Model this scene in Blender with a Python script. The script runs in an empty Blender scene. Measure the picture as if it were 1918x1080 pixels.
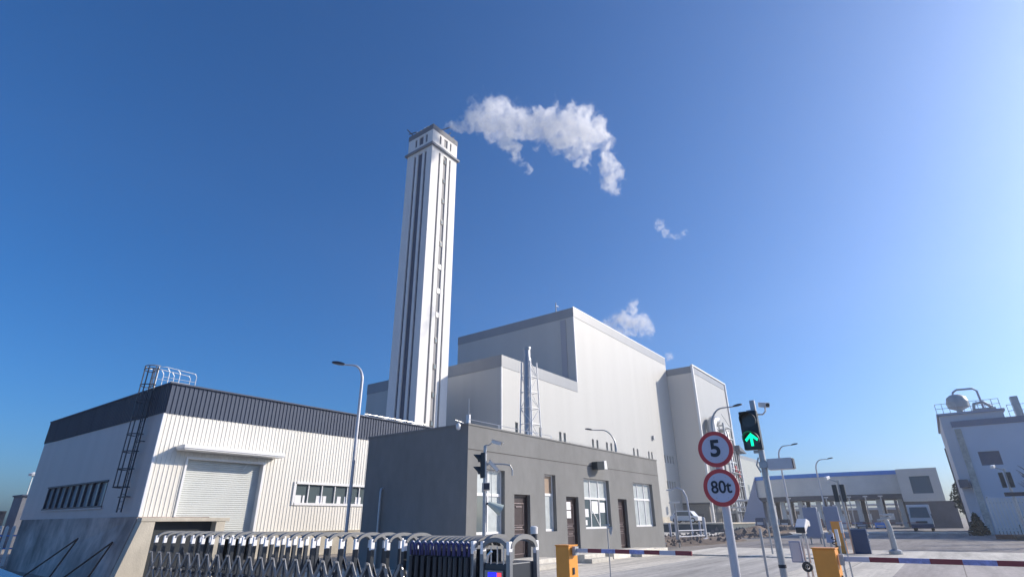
import bpy, bmesh, math, random
from mathutils import Vector, Matrix
R = math.radians
random.seed(7)
scene = bpy.context.scene
col = scene.collection

# ---------------------------------------------------------------- camera, sky, sun, exposure
cam_d = bpy.data.cameras.new("camera"); cam = bpy.data.objects.new("camera", cam_d); col.objects.link(cam)
cam_d.sensor_width = 36.0; cam_d.lens = 18.81; cam_d.clip_start = 0.05; cam_d.clip_end = 6000
FW = Vector((0.7354, 0.5481, 0.3982)); UPV = Vector((-0.3126, -0.2435, 0.9182))
FW.normalize(); RT = FW.cross(UPV); RT.normalize(); UPV = RT.cross(FW)
cam.matrix_world = Matrix(((RT.x, UPV.x, -FW.x, 0), (RT.y, UPV.y, -FW.y, 0), (RT.z, UPV.z, -FW.z, 1.6), (0, 0, 0, 1)))
scene.camera = cam

SUN_AZ, SUN_EL = -41.0, 26.0          # azimuth measured from +X towards +Y
w = bpy.data.worlds.new("World"); scene.world = w; w.use_nodes = True
nt = w.node_tree; nt.nodes.clear()
sky = nt.nodes.new("ShaderNodeTexSky"); sky.sky_type = 'NISHITA'; sky.sun_disc = False
sky.sun_elevation = R(SUN_EL); sky.sun_rotation = R(90 - SUN_AZ)
sky.altitude = 300; sky.air_density = 1.0; sky.dust_density = 2.4; sky.ozone_density = 10.0; hs = nt.nodes.new("ShaderNodeHueSaturation"); hs.inputs["Saturation"].default_value = 1.10
bg = nt.nodes.new("ShaderNodeBackground"); bg.inputs[1].default_value = 0.135
wo = nt.nodes.new("ShaderNodeOutputWorld")
nt.links.new(sky.outputs[0], hs.inputs["Color"]); nt.links.new(hs.outputs[0], bg.inputs[0]); nt.links.new(bg.outputs[0], wo.inputs[0])

sd = bpy.data.lights.new("sun", 'SUN'); sd.energy = 4.7; sd.angle = R(0.5); sd.color = (1.0, 0.885, 0.74)
so = bpy.data.objects.new("sun", sd); col.objects.link(so)
sdir = Vector((math.cos(R(SUN_AZ)) * math.cos(R(SUN_EL)), math.sin(R(SUN_AZ)) * math.cos(R(SUN_EL)), math.sin(R(SUN_EL))))
so.rotation_euler = sdir.to_track_quat('Z', 'Y').to_euler()
so.location = sdir * 50

scene.view_settings.view_transform = 'Standard'; scene.view_settings.look = 'None'
scene.view_settings.exposure = 0.22; scene.view_settings.gamma = 1.0
scene.render.engine = 'CYCLES'
scene.cycles.volume_bounces = 12; scene.cycles.volume_max_steps = 256
scene.cycles.max_bounces = 14

# ---------------------------------------------------------------- materials
MATS = {}
def mat(name, color, rough=0.6, metal=0.0, var=0.0, scale=2.0, bump=0.0, bscale=20.0, spec=0.5, emit=None, es=0.0, stretch=None, var2=None, scale2=0.3):
    m = bpy.data.materials.new(name); m.use_nodes = True; n = m.node_tree; b = n.nodes["Principled BSDF"]
    b.inputs["Base Color"].default_value = (*color, 1); b.inputs["Roughness"].default_value = rough
    b.inputs["Metallic"].default_value = metal; b.inputs["Specular IOR Level"].default_value = spec
    geo = n.nodes.new("ShaderNodeNewGeometry")
    vec = geo.outputs["Position"]
    if stretch:
        mp = n.nodes.new("ShaderNodeMapping"); mp.inputs["Scale"].default_value = stretch
        n.links.new(vec, mp.inputs[0]); vec = mp.outputs[0]
    last = None
    if var > 0:
        t = n.nodes.new("ShaderNodeTexNoise"); t.inputs["Scale"].default_value = scale; t.inputs["Detail"].default_value = 8; t.inputs["Roughness"].default_value = 0.62
        n.links.new(vec, t.inputs["Vector"])
        mr = n.nodes.new("ShaderNodeMapRange"); mr.inputs[1].default_value = 0.3; mr.inputs[2].default_value = 0.7
        mr.inputs[3].default_value = 1 - var; mr.inputs[4].default_value = 1 + var
        n.links.new(t.outputs["Fac"], mr.inputs[0]); last = mr.outputs[0]
        if var2:
            t2 = n.nodes.new("ShaderNodeTexNoise"); t2.inputs["Scale"].default_value = scale2; t2.inputs["Detail"].default_value = 5
            n.links.new(vec, t2.inputs["Vector"])
            mr2 = n.nodes.new("ShaderNodeMapRange"); mr2.inputs[1].default_value = 0.35; mr2.inputs[2].default_value = 0.65
            mr2.inputs[3].default_value = 1 - var2; mr2.inputs[4].default_value = 1 + var2
            n.links.new(t2.outputs["Fac"], mr2.inputs[0])
            mm = n.nodes.new("ShaderNodeMath"); mm.operation = 'MULTIPLY'; n.links.new(last, mm.inputs[0]); n.links.new(mr2.outputs[0], mm.inputs[1]); last = mm.outputs[0]
        vm = n.nodes.new("ShaderNodeVectorMath"); vm.operation = 'SCALE'; vm.inputs[0].default_value = color
        n.links.new(last, vm.inputs["Scale"]); n.links.new(vm.outputs[0], b.inputs["Base Color"])
    if bump > 0:
        t3 = n.nodes.new("ShaderNodeTexNoise"); t3.inputs["Scale"].default_value = bscale; t3.inputs["Detail"].default_value = 6
        n.links.new(vec, t3.inputs["Vector"])
        bp = n.nodes.new("ShaderNodeBump"); bp.inputs["Strength"].default_value = bump; bp.inputs["Distance"].default_value = 0.02
        n.links.new(t3.outputs["Fac"], bp.inputs["Height"]); n.links.new(bp.outputs[0], b.inputs["Normal"])
    if emit:
        b.inputs["Emission Color"].default_value = (*emit, 1); b.inputs["Emission Strength"].default_value = es
    MATS[name] = m
    return m

def panel_mat(name, color, pitch, axis, rough=0.45, var=0.03, groove=0.5):
    """metal cladding: narrow vertical joints every pitch metres as bump, slight tone drift sheet to sheet"""
    m = mat(name, color, rough, 0, 0, 1)
    n = m.node_tree; b = n.nodes["Principled BSDF"]
    geo = n.nodes.new("ShaderNodeNewGeometry"); sp = n.nodes.new("ShaderNodeSeparateXYZ"); n.links.new(geo.outputs["Position"], sp.inputs[0])
    add = n.nodes.new("ShaderNodeMath"); add.operation = 'ADD'
    n.links.new(sp.outputs[0], add.inputs[0]); n.links.new(sp.outputs[1], add.inputs[1])
    dv = n.nodes.new("ShaderNodeMath"); dv.operation = 'DIVIDE'; dv.inputs[1].default_value = pitch
    n.links.new(add.outputs[0], dv.inputs[0])
    fl = n.nodes.new("ShaderNodeMath"); fl.operation = 'FLOOR'; n.links.new(dv.outputs[0], fl.inputs[0])
    wn = n.nodes.new("ShaderNodeTexWhiteNoise"); wn.noise_dimensions = '1D'; n.links.new(fl.outputs[0], wn.inputs["W"])
    t = n.nodes.new("ShaderNodeTexNoise"); t.inputs["Scale"].default_value = 0.12; t.inputs["Detail"].default_value = 5
    mp = n.nodes.new("ShaderNodeMapping"); mp.inputs["Scale"].default_value = (1, 1, 0.35)
    n.links.new(geo.outputs["Position"], mp.inputs[0]); n.links.new(mp.outputs[0], t.inputs["Vector"])
    a2 = n.nodes.new("ShaderNodeMath"); a2.operation = 'ADD'; n.links.new(wn.outputs[0], a2.inputs[0]); n.links.new(t.outputs["Fac"], a2.inputs[1])
    mr = n.nodes.new("ShaderNodeMapRange"); mr.inputs[1].default_value = 0.3; mr.inputs[2].default_value = 1.7
    mr.inputs[3].default_value = 1 - var; mr.inputs[4].default_value = 1 + var; n.links.new(a2.outputs[0], mr.inputs[0])
    vm = n.nodes.new("ShaderNodeVectorMath"); vm.operation = 'SCALE'; vm.inputs[0].default_value = color
    n.links.new(mr.outputs[0], vm.inputs["Scale"]); n.links.new(vm.outputs[0], b.inputs["Base Color"])
    fr = n.nodes.new("ShaderNodeMath"); fr.operation = 'FRACT'; n.links.new(dv.outputs[0], fr.inputs[0])
    pp = n.nodes.new("ShaderNodeMath"); pp.operation = 'PINGPONG'; pp.inputs[1].default_value = 0.5; n.links.new(fr.outputs[0], pp.inputs[0])
    ms = n.nodes.new("ShaderNodeMapRange"); ms.inputs[1].default_value = 0.0; ms.inputs[2].default_value = 0.06; n.links.new(pp.outputs[0], ms.inputs[0])
    bp = n.nodes.new("ShaderNodeBump"); bp.inputs["Strength"].default_value = groove; bp.inputs["Distance"].default_value = 0.03
    n.links.new(ms.outputs[0], bp.inputs["Height"]); n.links.new(bp.outputs[0], b.inputs["Normal"])
    return m

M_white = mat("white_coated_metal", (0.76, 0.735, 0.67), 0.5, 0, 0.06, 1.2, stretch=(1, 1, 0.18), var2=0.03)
M_shut = mat("shutter_slats", (0.55, 0.575, 0.56), 0.5, 0.0, 0.06, 1.2, stretch=(1, 1, 0.3))
M_fascia = mat("slate_blue_sheet", (0.048, 0.068, 0.115), 0.65, 0, 0.06, 1.0)
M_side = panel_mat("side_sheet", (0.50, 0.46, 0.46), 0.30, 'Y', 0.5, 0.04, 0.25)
M_sideband = panel_mat("side_band_sheet", (0.055, 0.065, 0.095), 0.30, 'Y', 0.5, 0.06, 0.9)
M_plant = panel_mat("plant_panels", (0.44, 0.445, 0.435), 1.0, 'X', 0.55, 0.035, 0.3)
M_plantband = panel_mat("plant_band", (0.20, 0.22, 0.25), 1.0, 'X', 0.45, 0.05, 0.4)
M_annex = panel_mat("annex_bounce_panels", (0.72, 0.66, 0.58), 1.0, 'X', 0.5, 0.03, 0.2)  # pale warm tone carries bounced light and flare on the shaded side
M_trim = mat("white_trim", (0.78, 0.78, 0.78), 0.45)
M_chim = mat("white_chimney_paint", (0.78, 0.77, 0.75), 0.7, 0, 0.06, 0.5, stretch=(1, 1, 0.12), var2=0.03, scale2=0.08)
M_chstripe = mat("grey_chimney_paint", (0.20, 0.22, 0.26), 0.7, 0, 0.05, 0.3)
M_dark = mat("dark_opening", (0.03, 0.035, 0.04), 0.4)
M_guard = mat("dark_grey_render", (0.200, 0.202, 0.200), 0.9, 0, 0.08, 2.6, 0.4, 60, var2=0.07, scale2=0.5, stretch=(1.0, 1.0, 0.5))
M_guardl = mat("dark_grey_joint", (0.06, 0.055, 0.05), 0.9)
M_alum = mat("white_window_frame", (0.80, 0.80, 0.80), 0.35)
M_glass = mat("window_glass", (0.10, 0.13, 0.14), 0.06, 0, spec=0.8)
M_glassl = mat("curtained_glass", (0.50, 0.54, 0.54), 0.15, 0, 0.15, 2.5, spec=0.8)
M_blind = mat("tan_blind", (0.34, 0.25, 0.18), 0.35, 0, 0.08, 3)
M_paper = mat("paper", (0.78, 0.78, 0.8), 0.7)
M_door = mat("brown_door", (0.055, 0.038, 0.038), 0.33, 0, 0.1, 6)
M_doorhi = mat("moulding_highlight", (0.26, 0.21, 0.21), 0.28, 0.3)  # lighter than the door so the colour carries its highlights
M_steel = mat("galvanised_steel", (0.42, 0.43, 0.44), 0.42, 0.55, 0.12, 12)
M_polish = mat("bright_steel", (0.62, 0.63, 0.64), 0.28, 0.8, 0.05, 10)
M_pole = mat("light_grey_pole_paint", (0.55, 0.56, 0.60), 0.4, 0.1, 0.05, 6)
M_signal = mat("signal_housing", (0.018, 0.03, 0.04), 0.45)
M_lens = mat("unlit_lens", (0.05, 0.055, 0.06), 0.2)
M_green = mat("lit_green_arrow", (0.0, 0.5, 0.3), 0.5, emit=(0.0, 0.95, 0.45), es=1.3)
M_red = mat("sign_red", (0.50, 0.055, 0.06), 0.5, 0, 0.04, 8)
M_signw = mat("sign_face", (0.50, 0.54, 0.68), 0.4, 0, 0.04, 5)
M_black = mat("sign_black", (0.012, 0.02, 0.035), 0.5)
M_orange = mat("orange_cabinet_paint", (0.80, 0.33, 0.05), 0.4, 0, 0.05, 5)
M_camw = mat("white_camera_plastic", (0.72, 0.72, 0.71), 0.35)
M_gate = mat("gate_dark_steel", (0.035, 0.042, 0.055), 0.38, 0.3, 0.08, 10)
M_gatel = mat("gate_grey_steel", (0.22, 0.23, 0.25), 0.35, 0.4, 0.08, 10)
M_arch = mat("gate_arch_aluminium", (0.20, 0.205, 0.21), 0.55, 0.1, 0.06, 10)
M_gcap = mat("gate_cap_white", (0.86, 0.86, 0.88), 0.5)
M_gblue = mat("gate_blue_tube", (0.03, 0.035, 0.15), 0.3, 0.2)
M_conc = mat("weathered_concrete", (0.50, 0.46, 0.38), 0.92, 0, 0.14, 2.2, 0.5, 30, var2=0.16, scale2=0.5, stretch=(1, 1, 0.5))
M_concd = mat("stained_retaining_concrete", (0.46, 0.375, 0.335), 0.95, 0, 0.3, 1.6, 0.7, 20, var2=0.42, scale2=0.42, stretch=(1, 1, 0.75))
M_wood = mat("weathered_timber", (0.09, 0.05, 0.035), 0.85, 0, 0.2, 8)
M_ladder = mat("dark_ladder_paint", (0.035, 0.04, 0.06), 0.5)
M_dirt = mat("bare_earth", (0.15, 0.115, 0.09), 0.98, 0, 0.35, 1.5, 1.0, 6, var2=0.2, scale2=0.3)
M_rock = mat("rubble", (0.22, 0.19, 0.17), 0.95, 0, 0.3, 2.0)
M_blue = mat("blue_paint", (0.05, 0.26, 0.75), 0.4, 0, 0.08, 2)
M_bluecab = mat("navy_cabinet_paint", (0.02, 0.05, 0.13), 0.4, 0, 0.05, 4)
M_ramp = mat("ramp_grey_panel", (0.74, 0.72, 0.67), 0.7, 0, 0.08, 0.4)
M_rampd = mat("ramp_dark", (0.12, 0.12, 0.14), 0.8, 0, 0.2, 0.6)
M_bluegrey = mat("blue_grey_sheet", (0.36, 0.39, 0.50), 0.6, 0, 0.05, 0.7)
M_car = mat("car_white_paint", (0.72, 0.73, 0.74), 0.25)
M_carblue = mat("car_blue_grey_paint", (0.30, 0.40, 0.48), 0.22, 0.3)
M_tyre = mat("tyre_rubber", (0.02, 0.02, 0.02), 0.9)
M_boomred = mat("boom_red", (0.26, 0.05, 0.06), 0.45)
M_boomblue = mat("boom_blue_tape", (0.30, 0.33, 0.62), 0.45, 0, 0.3, 18)
M_boomw = mat("boom_white", (0.58, 0.58, 0.66), 0.45)
M_leaf = mat("dull_evergreen_leaf", (0.035, 0.05, 0.035), 0.8, 0, 0.3, 3)
M_bark = mat("bark", (0.08, 0.06, 0.05), 0.95)
M_kerbr = mat("terracotta_edging", (0.30, 0.13, 0.09), 0.85, 0, 0.15, 3)
M_ledb = mat("lit_blue_display", (0, 0, 0.2), 0.4, emit=(0.02, 0.02, 0.9), es=1.6)
M_ledr = mat("lit_red_display", (0.2, 0, 0), 0.4, emit=(0.8, 0.08, 0.12), es=1.0)

def ground_material(name, c1, c2, joint=None, scale=0.25, streak=(0.25, 1, 1)):
    m = bpy.data.materials.new(name); m.use_nodes = True; n = m.node_tree; b = n.nodes["Principled BSDF"]; b.inputs["Roughness"].default_value = 0.9
    geo = n.nodes.new("ShaderNodeNewGeometry"); mp = n.nodes.new("ShaderNodeMapping"); mp.inputs["Scale"].default_value = streak
    n.links.new(geo.outputs["Position"], mp.inputs[0])
    t = n.nodes.new("ShaderNodeTexNoise"); t.inputs["Scale"].default_value = scale; t.inputs["Detail"].default_value = 9; t.inputs["Roughness"].default_value = 0.6
    n.links.new(mp.outputs[0], t.inputs["Vector"])
    cr = n.nodes.new("ShaderNodeValToRGB"); cr.color_ramp.elements[0].position = 0.33; cr.color_ramp.elements[1].position = 0.67
    cr.color_ramp.elements[0].color = (*c1, 1); cr.color_ramp.elements[1].color = (*c2, 1)
    n.links.new(t.outputs["Fac"], cr.inputs[0])
    t2 = n.nodes.new("ShaderNodeTexNoise"); t2.inputs["Scale"].default_value = 6; t2.inputs["Detail"].default_value = 8
    n.links.new(geo.outputs["Position"], t2.inputs["Vector"])
    mr = n.nodes.new("ShaderNodeMapRange"); mr.inputs[1].default_value = 0.3; mr.inputs[2].default_value = 0.7; mr.inputs[3].default_value = 0.86; mr.inputs[4].default_value = 1.14
    n.links.new(t2.outputs["Fac"], mr.inputs[0])
    vm = n.nodes.new("ShaderNodeVectorMath"); vm.operation = 'SCALE'; n.links.new(cr.outputs[0], vm.inputs[0]); n.links.new(mr.outputs[0], vm.inputs["Scale"])
    mp3 = n.nodes.new("ShaderNodeMapping"); mp3.inputs["Scale"].default_value = (0.07, 0.9, 1); n.links.new(geo.outputs["Position"], mp3.inputs[0])
    t3 = n.nodes.new("ShaderNodeTexNoise"); t3.inputs["Scale"].default_value = 1.0; t3.inputs["Detail"].default_value = 6; t3.inputs["Roughness"].default_value = 0.7; n.links.new(mp3.outputs[0], t3.inputs["Vector"])
    mr3 = n.nodes.new("ShaderNodeMapRange"); mr3.inputs[1].default_value = 0.36; mr3.inputs[2].default_value = 0.58; mr3.inputs[3].default_value = 0.68; mr3.inputs[4].default_value = 1.05; n.links.new(t3.outputs["Fac"], mr3.inputs[0])
    vm3 = n.nodes.new("ShaderNodeVectorMath"); vm3.operation = 'SCALE'; n.links.new(vm.outputs[0], vm3.inputs[0]); n.links.new(mr3.outputs[0], vm3.inputs["Scale"])
    out = vm3.outputs[0]
    if joint:
        br = n.nodes.new("ShaderNodeTexBrick"); br.offset = 0.0; br.inputs["Scale"].default_value = 1.0
        br.inputs["Brick Width"].default_value = joint; br.inputs["Row Height"].default_value = joint * 0.8
        br.inputs["Mortar Size"].default_value = 0.02; br.inputs["Mortar Smooth"].default_value = 0.3
        br.inputs["Color1"].default_value = (1, 1, 1, 1); br.inputs["Color2"].default_value = (0.93, 0.93, 0.93, 1); br.inputs["Mortar"].default_value = (0.5, 0.48, 0.46, 1)
        n.links.new(geo.outputs["Position"], br.inputs["Vector"])
        m2 = n.nodes.new("ShaderNodeVectorMath"); m2.operation = 'MULTIPLY'; n.links.new(out, m2.inputs[0]); n.links.new(br.outputs["Color"], m2.inputs[1]); out = m2.outputs[0]
    n.links.new(out, b.inputs["Base Color"])
    bp = n.nodes.new("ShaderNodeBump"); bp.inputs["Strength"].default_value = 0.25; bp.inputs["Distance"].default_value = 0.02
    n.links.new(t2.outputs["Fac"], bp.inputs["Height"]); n.links.new(bp.outputs[0], b.inputs["Normal"])
    return m
M_ground = ground_material("packed_gravel_ground", (0.26, 0.23, 0.20), (0.34, 0.31, 0.27))
M_apron = ground_material("pale_concrete_paving", (0.56, 0.52, 0.45), (0.70, 0.66, 0.58), 4.0)
M_lane = ground_material("worn_grey_lane", (0.44, 0.42, 0.39), (0.58, 0.56, 0.52), 5.0)
M_lane2 = ground_material("pinkish_paving_lane", (0.36, 0.32, 0.30), (0.48, 0.44, 0.41), 3.0)
M_asph = ground_material("asphalt_road", (0.21, 0.195, 0.19), (0.29, 0.27, 0.26))
M_walk = ground_material("kerb_concrete", (0.56, 0.53, 0.47), (0.68, 0.65, 0.58))

# ---------------------------------------------------------------- helpers
class MB:
    def __init__(self): self.v = []; self.f = []
    def add(self, vs, fs):
        o = len(self.v); self.v += [tuple(p) for p in vs]; self.f += [tuple(i + o for i in f) for f in fs]; return self
    def box(self, x0, x1, y0, y1, z0, z1):
        if x0 > x1: x0, x1 = x1, x0
        if y0 > y1: y0, y1 = y1, y0
        if z0 > z1: z0, z1 = z1, z0
        return self.add([(x0,y0,z0),(x1,y0,z0),(x1,y1,z0),(x0,y1,z0),(x0,y0,z1),(x1,y0,z1),(x1,y1,z1),(x0,y1,z1)],
                        [(0,3,2,1),(4,5,6,7),(0,1,5,4),(1,2,6,5),(2,3,7,6),(3,0,4,7)])
    def hexa(self, b, t):                       # four bottom and four top points, anticlockwise
        return self.add(list(b) + list(t), [(0,3,2,1),(4,5,6,7),(0,1,5,4),(1,2,6,5),(2,3,7,6),(3,0,4,7)])
    def prism(self, poly, axis, a, b):          # extrude a closed outline (2-D) along an axis
        n = len(poly)
        def pt(p, c):
            if axis == 'x': return (c, p[0], p[1])
            if axis == 'y': return (p[0], c, p[1])
            return (p[0], p[1], c)
        vs = [pt(p, a) for p in poly] + [pt(p, b) for p in poly]
        return self.add(vs, [tuple(range(n))[::-1], tuple(range(n, 2*n))] + [(i, (i+1) % n, n + (i+1) % n, n + i) for i in range(n)])
    def tube(self, pts, r, n=8, closed=False, r1=None):
        pts = [Vector(p) for p in pts]; m = len(pts); vs = []; fs = []
        prev = None
        for i, p in enumerate(pts):
            if closed: d = pts[(i+1) % m] - pts[i-1]
            else: d = pts[min(i+1, m-1)] - pts[max(i-1, 0)]
            d.normalize()
            if prev is None:
                a = d.orthogonal().normalized()
            else:
                a = prev - d * prev.dot(d)
                a = a.normalized() if a.length > 1e-5 else d.orthogonal().normalized()
            prev = a; b = d.cross(a)
            rr = r if r1 is None else r + (r1 - r) * i / max(1, m-1)
            for k in range(n):
                t = 2 * math.pi * (k + 0.5) / n
                vs.append(p + a * math.cos(t) * rr + b * math.sin(t) * rr)
        for i in range(m if closed else m-1):
            j = (i+1) % m
            for k in range(n):
                l = (k+1) % n
                fs.append((i*n+k, i*n+l, j*n+l, j*n+k))
        if not closed:
            fs.append(tuple(range(n))[::-1]); fs.append(tuple(range((m-1)*n, m*n)))
        return self.add(vs, fs)
    def bar(self, p, q, wd, hd=None, up=(0,0,1)):     # rectangular bar
        hd = hd or wd; p = Vector(p); q = Vector(q); d = (q-p).normalized(); u = Vector(up)
        s = d.cross(u)
        if s.length < 1e-4: s = d.cross(Vector((1,0,0)))
        s.normalize(); u = s.cross(d).normalized(); s = s * wd/2; u = u * hd/2
        return self.add([p-s-u, p+s-u, p+s+u, p-s+u, q-s-u, q+s-u, q+s+u, q-s+u],
                        [(0,3,2,1),(4,5,6,7),(0,1,5,4),(1,2,6,5),(2,3,7,6),(3,0,4,7)])
    def disc(self, c, axis, r0, r1, a, b, n=40):       # ring or disc along x from a to b
        vs = []; fs = []
        for k in range(n):
            t = 2*math.pi*k/n; cy, sz = math.cos(t), math.sin(t)
            for (rr, xx) in ((r1, a), (r1, b), (r0, b), (r0, a)):
                if axis == 'x': vs.append((xx, c[0]+cy*rr, c[1]+sz*rr))
                elif axis == 'y': vs.append((c[0]+cy*rr, xx, c[1]+sz*rr))
                else: vs.append((c[0]+cy*rr, c[1]+sz*rr, xx))
        for k in range(n):
            l = (k+1) % n
            for q in range(4):
                fs.append((4*k+q, 4*k+(q+1) % 4, 4*l+(q+1) % 4, 4*l+q))
        return self.add(vs, fs)
    def lathe(self, c, prof, n=20, axis='z'):
        vs = []; fs = []; m = len(prof)
        for k in range(n):
            t = 2*math.pi*k/n
            for r, h in prof:
                a, b = r*math.cos(t), r*math.sin(t)
                vs.append((c[0]+a, c[1]+b, c[2]+h) if axis == 'z' else (c[0]+h, c[1]+a, c[2]+b))
        for k in range(n):
            l = (k+1) % n
            for i in range(m-1): fs.append((k*m+i, l*m+i, l*m+i+1, k*m+i+1))
        return self.add(vs, fs)
    def build(self, name, m, parent=None, bevel=0.0, smooth=False, label=None):
        off = Vector(parent_origin(parent)) if parent is not None else Vector((0,0,0))
        me = bpy.data.meshes.new(name); me.from_pydata([tuple(Vector(v) - off) for v in self.v], [], self.f); me.update()
        bm = bmesh.new(); bm.from_mesh(me); bmesh.ops.recalc_face_normals(bm, faces=bm.faces)
        if bevel > 0:
            bmesh.ops.remove_doubles(bm, verts=bm.verts, dist=1e-5)
            ed = [e for e in bm.edges if len(e.link_faces) == 2 and e.calc_face_angle(0) > R(35)]
            bmesh.ops.bevel(bm, geom=ed, offset=bevel, segments=2, affect='EDGES', profile=0.6, clamp_overlap=True)
        bm.to_mesh(me); bm.free()
        if smooth:
            for p in me.polygons: p.use_smooth = True
            try: me.set_sharp_from_angle(angle=R(40))
            except Exception: pass
        me.materials.append(m)
        o = bpy.data.objects.new(name, me); col.objects.link(o)
        if parent is not None: o.parent = parent
        if label: o["label"] = label
        return o
def parent_origin(p):
    v = Vector((0,0,0))
    while p is not None: v += Vector(p.location); p = p.parent
    return v
def tag(o, label=None, cat=None, group=None, kind=None):
    if label: o["label"] = label
    if cat: o["category"] = cat
    if group: o["group"] = group
    if kind: o["kind"] = kind
    return o
def thing(name, label, cat, loc=(0,0,0), group=None):
    o = bpy.data.objects.new(name, None); col.objects.link(o); o.location = loc; o.empty_display_size = 0.2
    return tag(o, label, cat, group)
def kids(o): return [c for c in bpy.data.objects if c.parent == o]
def copy_tree(o, loc=None, label=None, rotz=None, parent=None):
    c = o.copy(); col.objects.link(c)
    if parent is not None: c.parent = parent
    for ch in kids(o):
        copy_tree(ch, parent=c)
    if loc is not None: c.location = loc
    if rotz is not None: c.rotation_euler = (0, 0, rotz)
    if label: c["label"] = label
    return c
def holes_wall(mb, axis, plane, a0, a1, z0, z1, holes, depth):
    """wall face with rectangular openings; holes = (a0,a1,z0,z1); reveals run to plane+depth"""
    A = sorted({a0, a1} | {h[0] for h in holes} | {h[1] for h in holes}); Z = sorted({z0, z1} | {h[2] for h in holes} | {h[3] for h in holes})
    def P(a, z, d=0.0): return (a, plane + d, z) if axis == 'y' else (plane + d, a, z)
    for i in range(len(A)-1):
        for j in range(len(Z)-1):
            ca, cz = (A[i]+A[i+1])/2, (Z[j]+Z[j+1])/2
            if any(h[0] < ca < h[1] and h[2] < cz < h[3] for h in holes): continue
            mb.add([P(A[i],Z[j]), P(A[i+1],Z[j]), P(A[i+1],Z[j+1]), P(A[i],Z[j+1])], [(0,1,2,3)])
    for h in holes:
        c = [(h[0],h[2]),(h[1],h[2]),(h[1],h[3]),(h[0],h[3])]
        for k in range(4):
            p, q = c[k], c[(k+1) % 4]
            mb.add([P(*p), P(*q), P(*q, depth), P(*p, depth)], [(0,1,2,3)])
    return mb
def ribs(mb, axis, plane, a0, a1, z0, z1, pitch=0.19, h=0.022, sgn=-1):
    """trapezoid-ribbed sheet"""
    pts = [(a0, 0)]; a = math.ceil(a0 / pitch) * pitch
    while a < a1 - 0.01:
        for da, hh in ((-0.028, 0), (-0.014, h), (0.014, h), (0.028, 0)):
            if a0 < a + da < a1: pts.append((a + da, hh))
        a += pitch
    pts.append((a1, 0))
    vs = []
    for a, hh in pts:
        for z in (z0, z1):
            vs.append((a, plane + sgn*hh, z) if axis == 'y' else (plane + sgn*hh, a, z))
    fs = [(2*i, 2*i+2, 2*i+3, 2*i+1) for i in range(len(pts)-1)]
    return mb.add(vs, fs)
def P3(c, dx=0, dy=0, dz=0): return (c[0]+dx, c[1]+dy, c[2]+dz)

# ================================================================ SETTING: ground, roads
def pit(x, y):
    def ss(a, b, t):
        t = max(0, min(1, (t-a)/(b-a))); return t*t*(3-2*t)
    return -0.75 * ss(19, 24, y) * (1 - ss(14.6, 15.6, x)) * (1 - ss(52, 58, y))
xs = [-1500, -600, -200, -80, -40, -20, -8, 0, 4] + [5 + 0.8*i for i in range(20)] + [22, 26, 30, 36, 42, 50, 60, 75, 90, 110, 140, 180, 250, 400, 800, 1600, 3000]
ys = [-2500, -1000, -400, -150, -60, -20, -5, 0, 5, 10, 15, 18] + [19 + 0.7*i for i in range(12)] + [28, 30, 34, 38, 44, 50, 52, 54, 56, 58, 62, 70, 90, 120, 180, 300, 600, 1200, 2500]
g = MB(); nx, ny = len(xs), len(ys)
g.add([(x, y, pit(x, y)) for y in ys for x in xs], [(j*nx+i, j*nx+i+1, (j+1)*nx+i+1, (j+1)*nx+i) for j in range(ny-1) for i in range(nx-1)])
tag(g.build("ground", M_ground, smooth=True), kind="structure", label="packed gravel ground reaching the horizon")
def sheet(name, poly, z, m, label):
    b = MB(); b.add([(x, y, z) for x, y in poly], [tuple(range(len(poly)))])
    return tag(b.build(name, m), kind="structure", label=label)
sheet("paving", [(-6,-14),(32,-14),(32,13.2),(31.4,18.6),(6,18.6),(-6,18.6)], 0.004, M_apron, "pale concrete paving in front of the gatehouse")
sheet("lane", [(-5,4.6),(28.4,4.6),(28.4,9.4),(17,9.4),(-5,9.0)], 0.008, M_lane, "worn grey entrance lane")
sheet("exit_lane", [(-5,-7),(28.4,-7),(28.4,1.75),(-5,1.75)], 0.0085, M_lane2, "pinkish grey exit lane")
sheet("road", [(36.6,-9),(62,-9),(140,-6),(140,12),(62,13.0),(36.6,12.2)], 0.012, M_asph, "grey asphalt plant road beyond the barriers")
sheet("far_paving", [(62.5,13.2),(140,12.2),(140,60),(62.5,60)], 0.006, M_apron, "pale hard standing beside the plant")
b = MB(); b.box(28.5, 36.4, -9, 11.6, -0.1, 0.06)
tag(b.build("paved_strip", M_walk, bevel=0.02), kind="structure", label="pale concrete strip across the lanes")
b = MB(); b.box(78, 82, -2, 12.4, -0.1, 0.10)
tag(b.build("far_kerb", M_walk, bevel=0.02), kind="structure", label="pale kerb across the road in front of the truck")
b = MB(); b.box(9.0, 14.0, 1.75, 2.9, -0.1, 0.12)
tag(b.build("traffic_island", M_walk, bevel=0.03), kind="structure", label="low concrete island under the barrier and signal posts")

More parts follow.
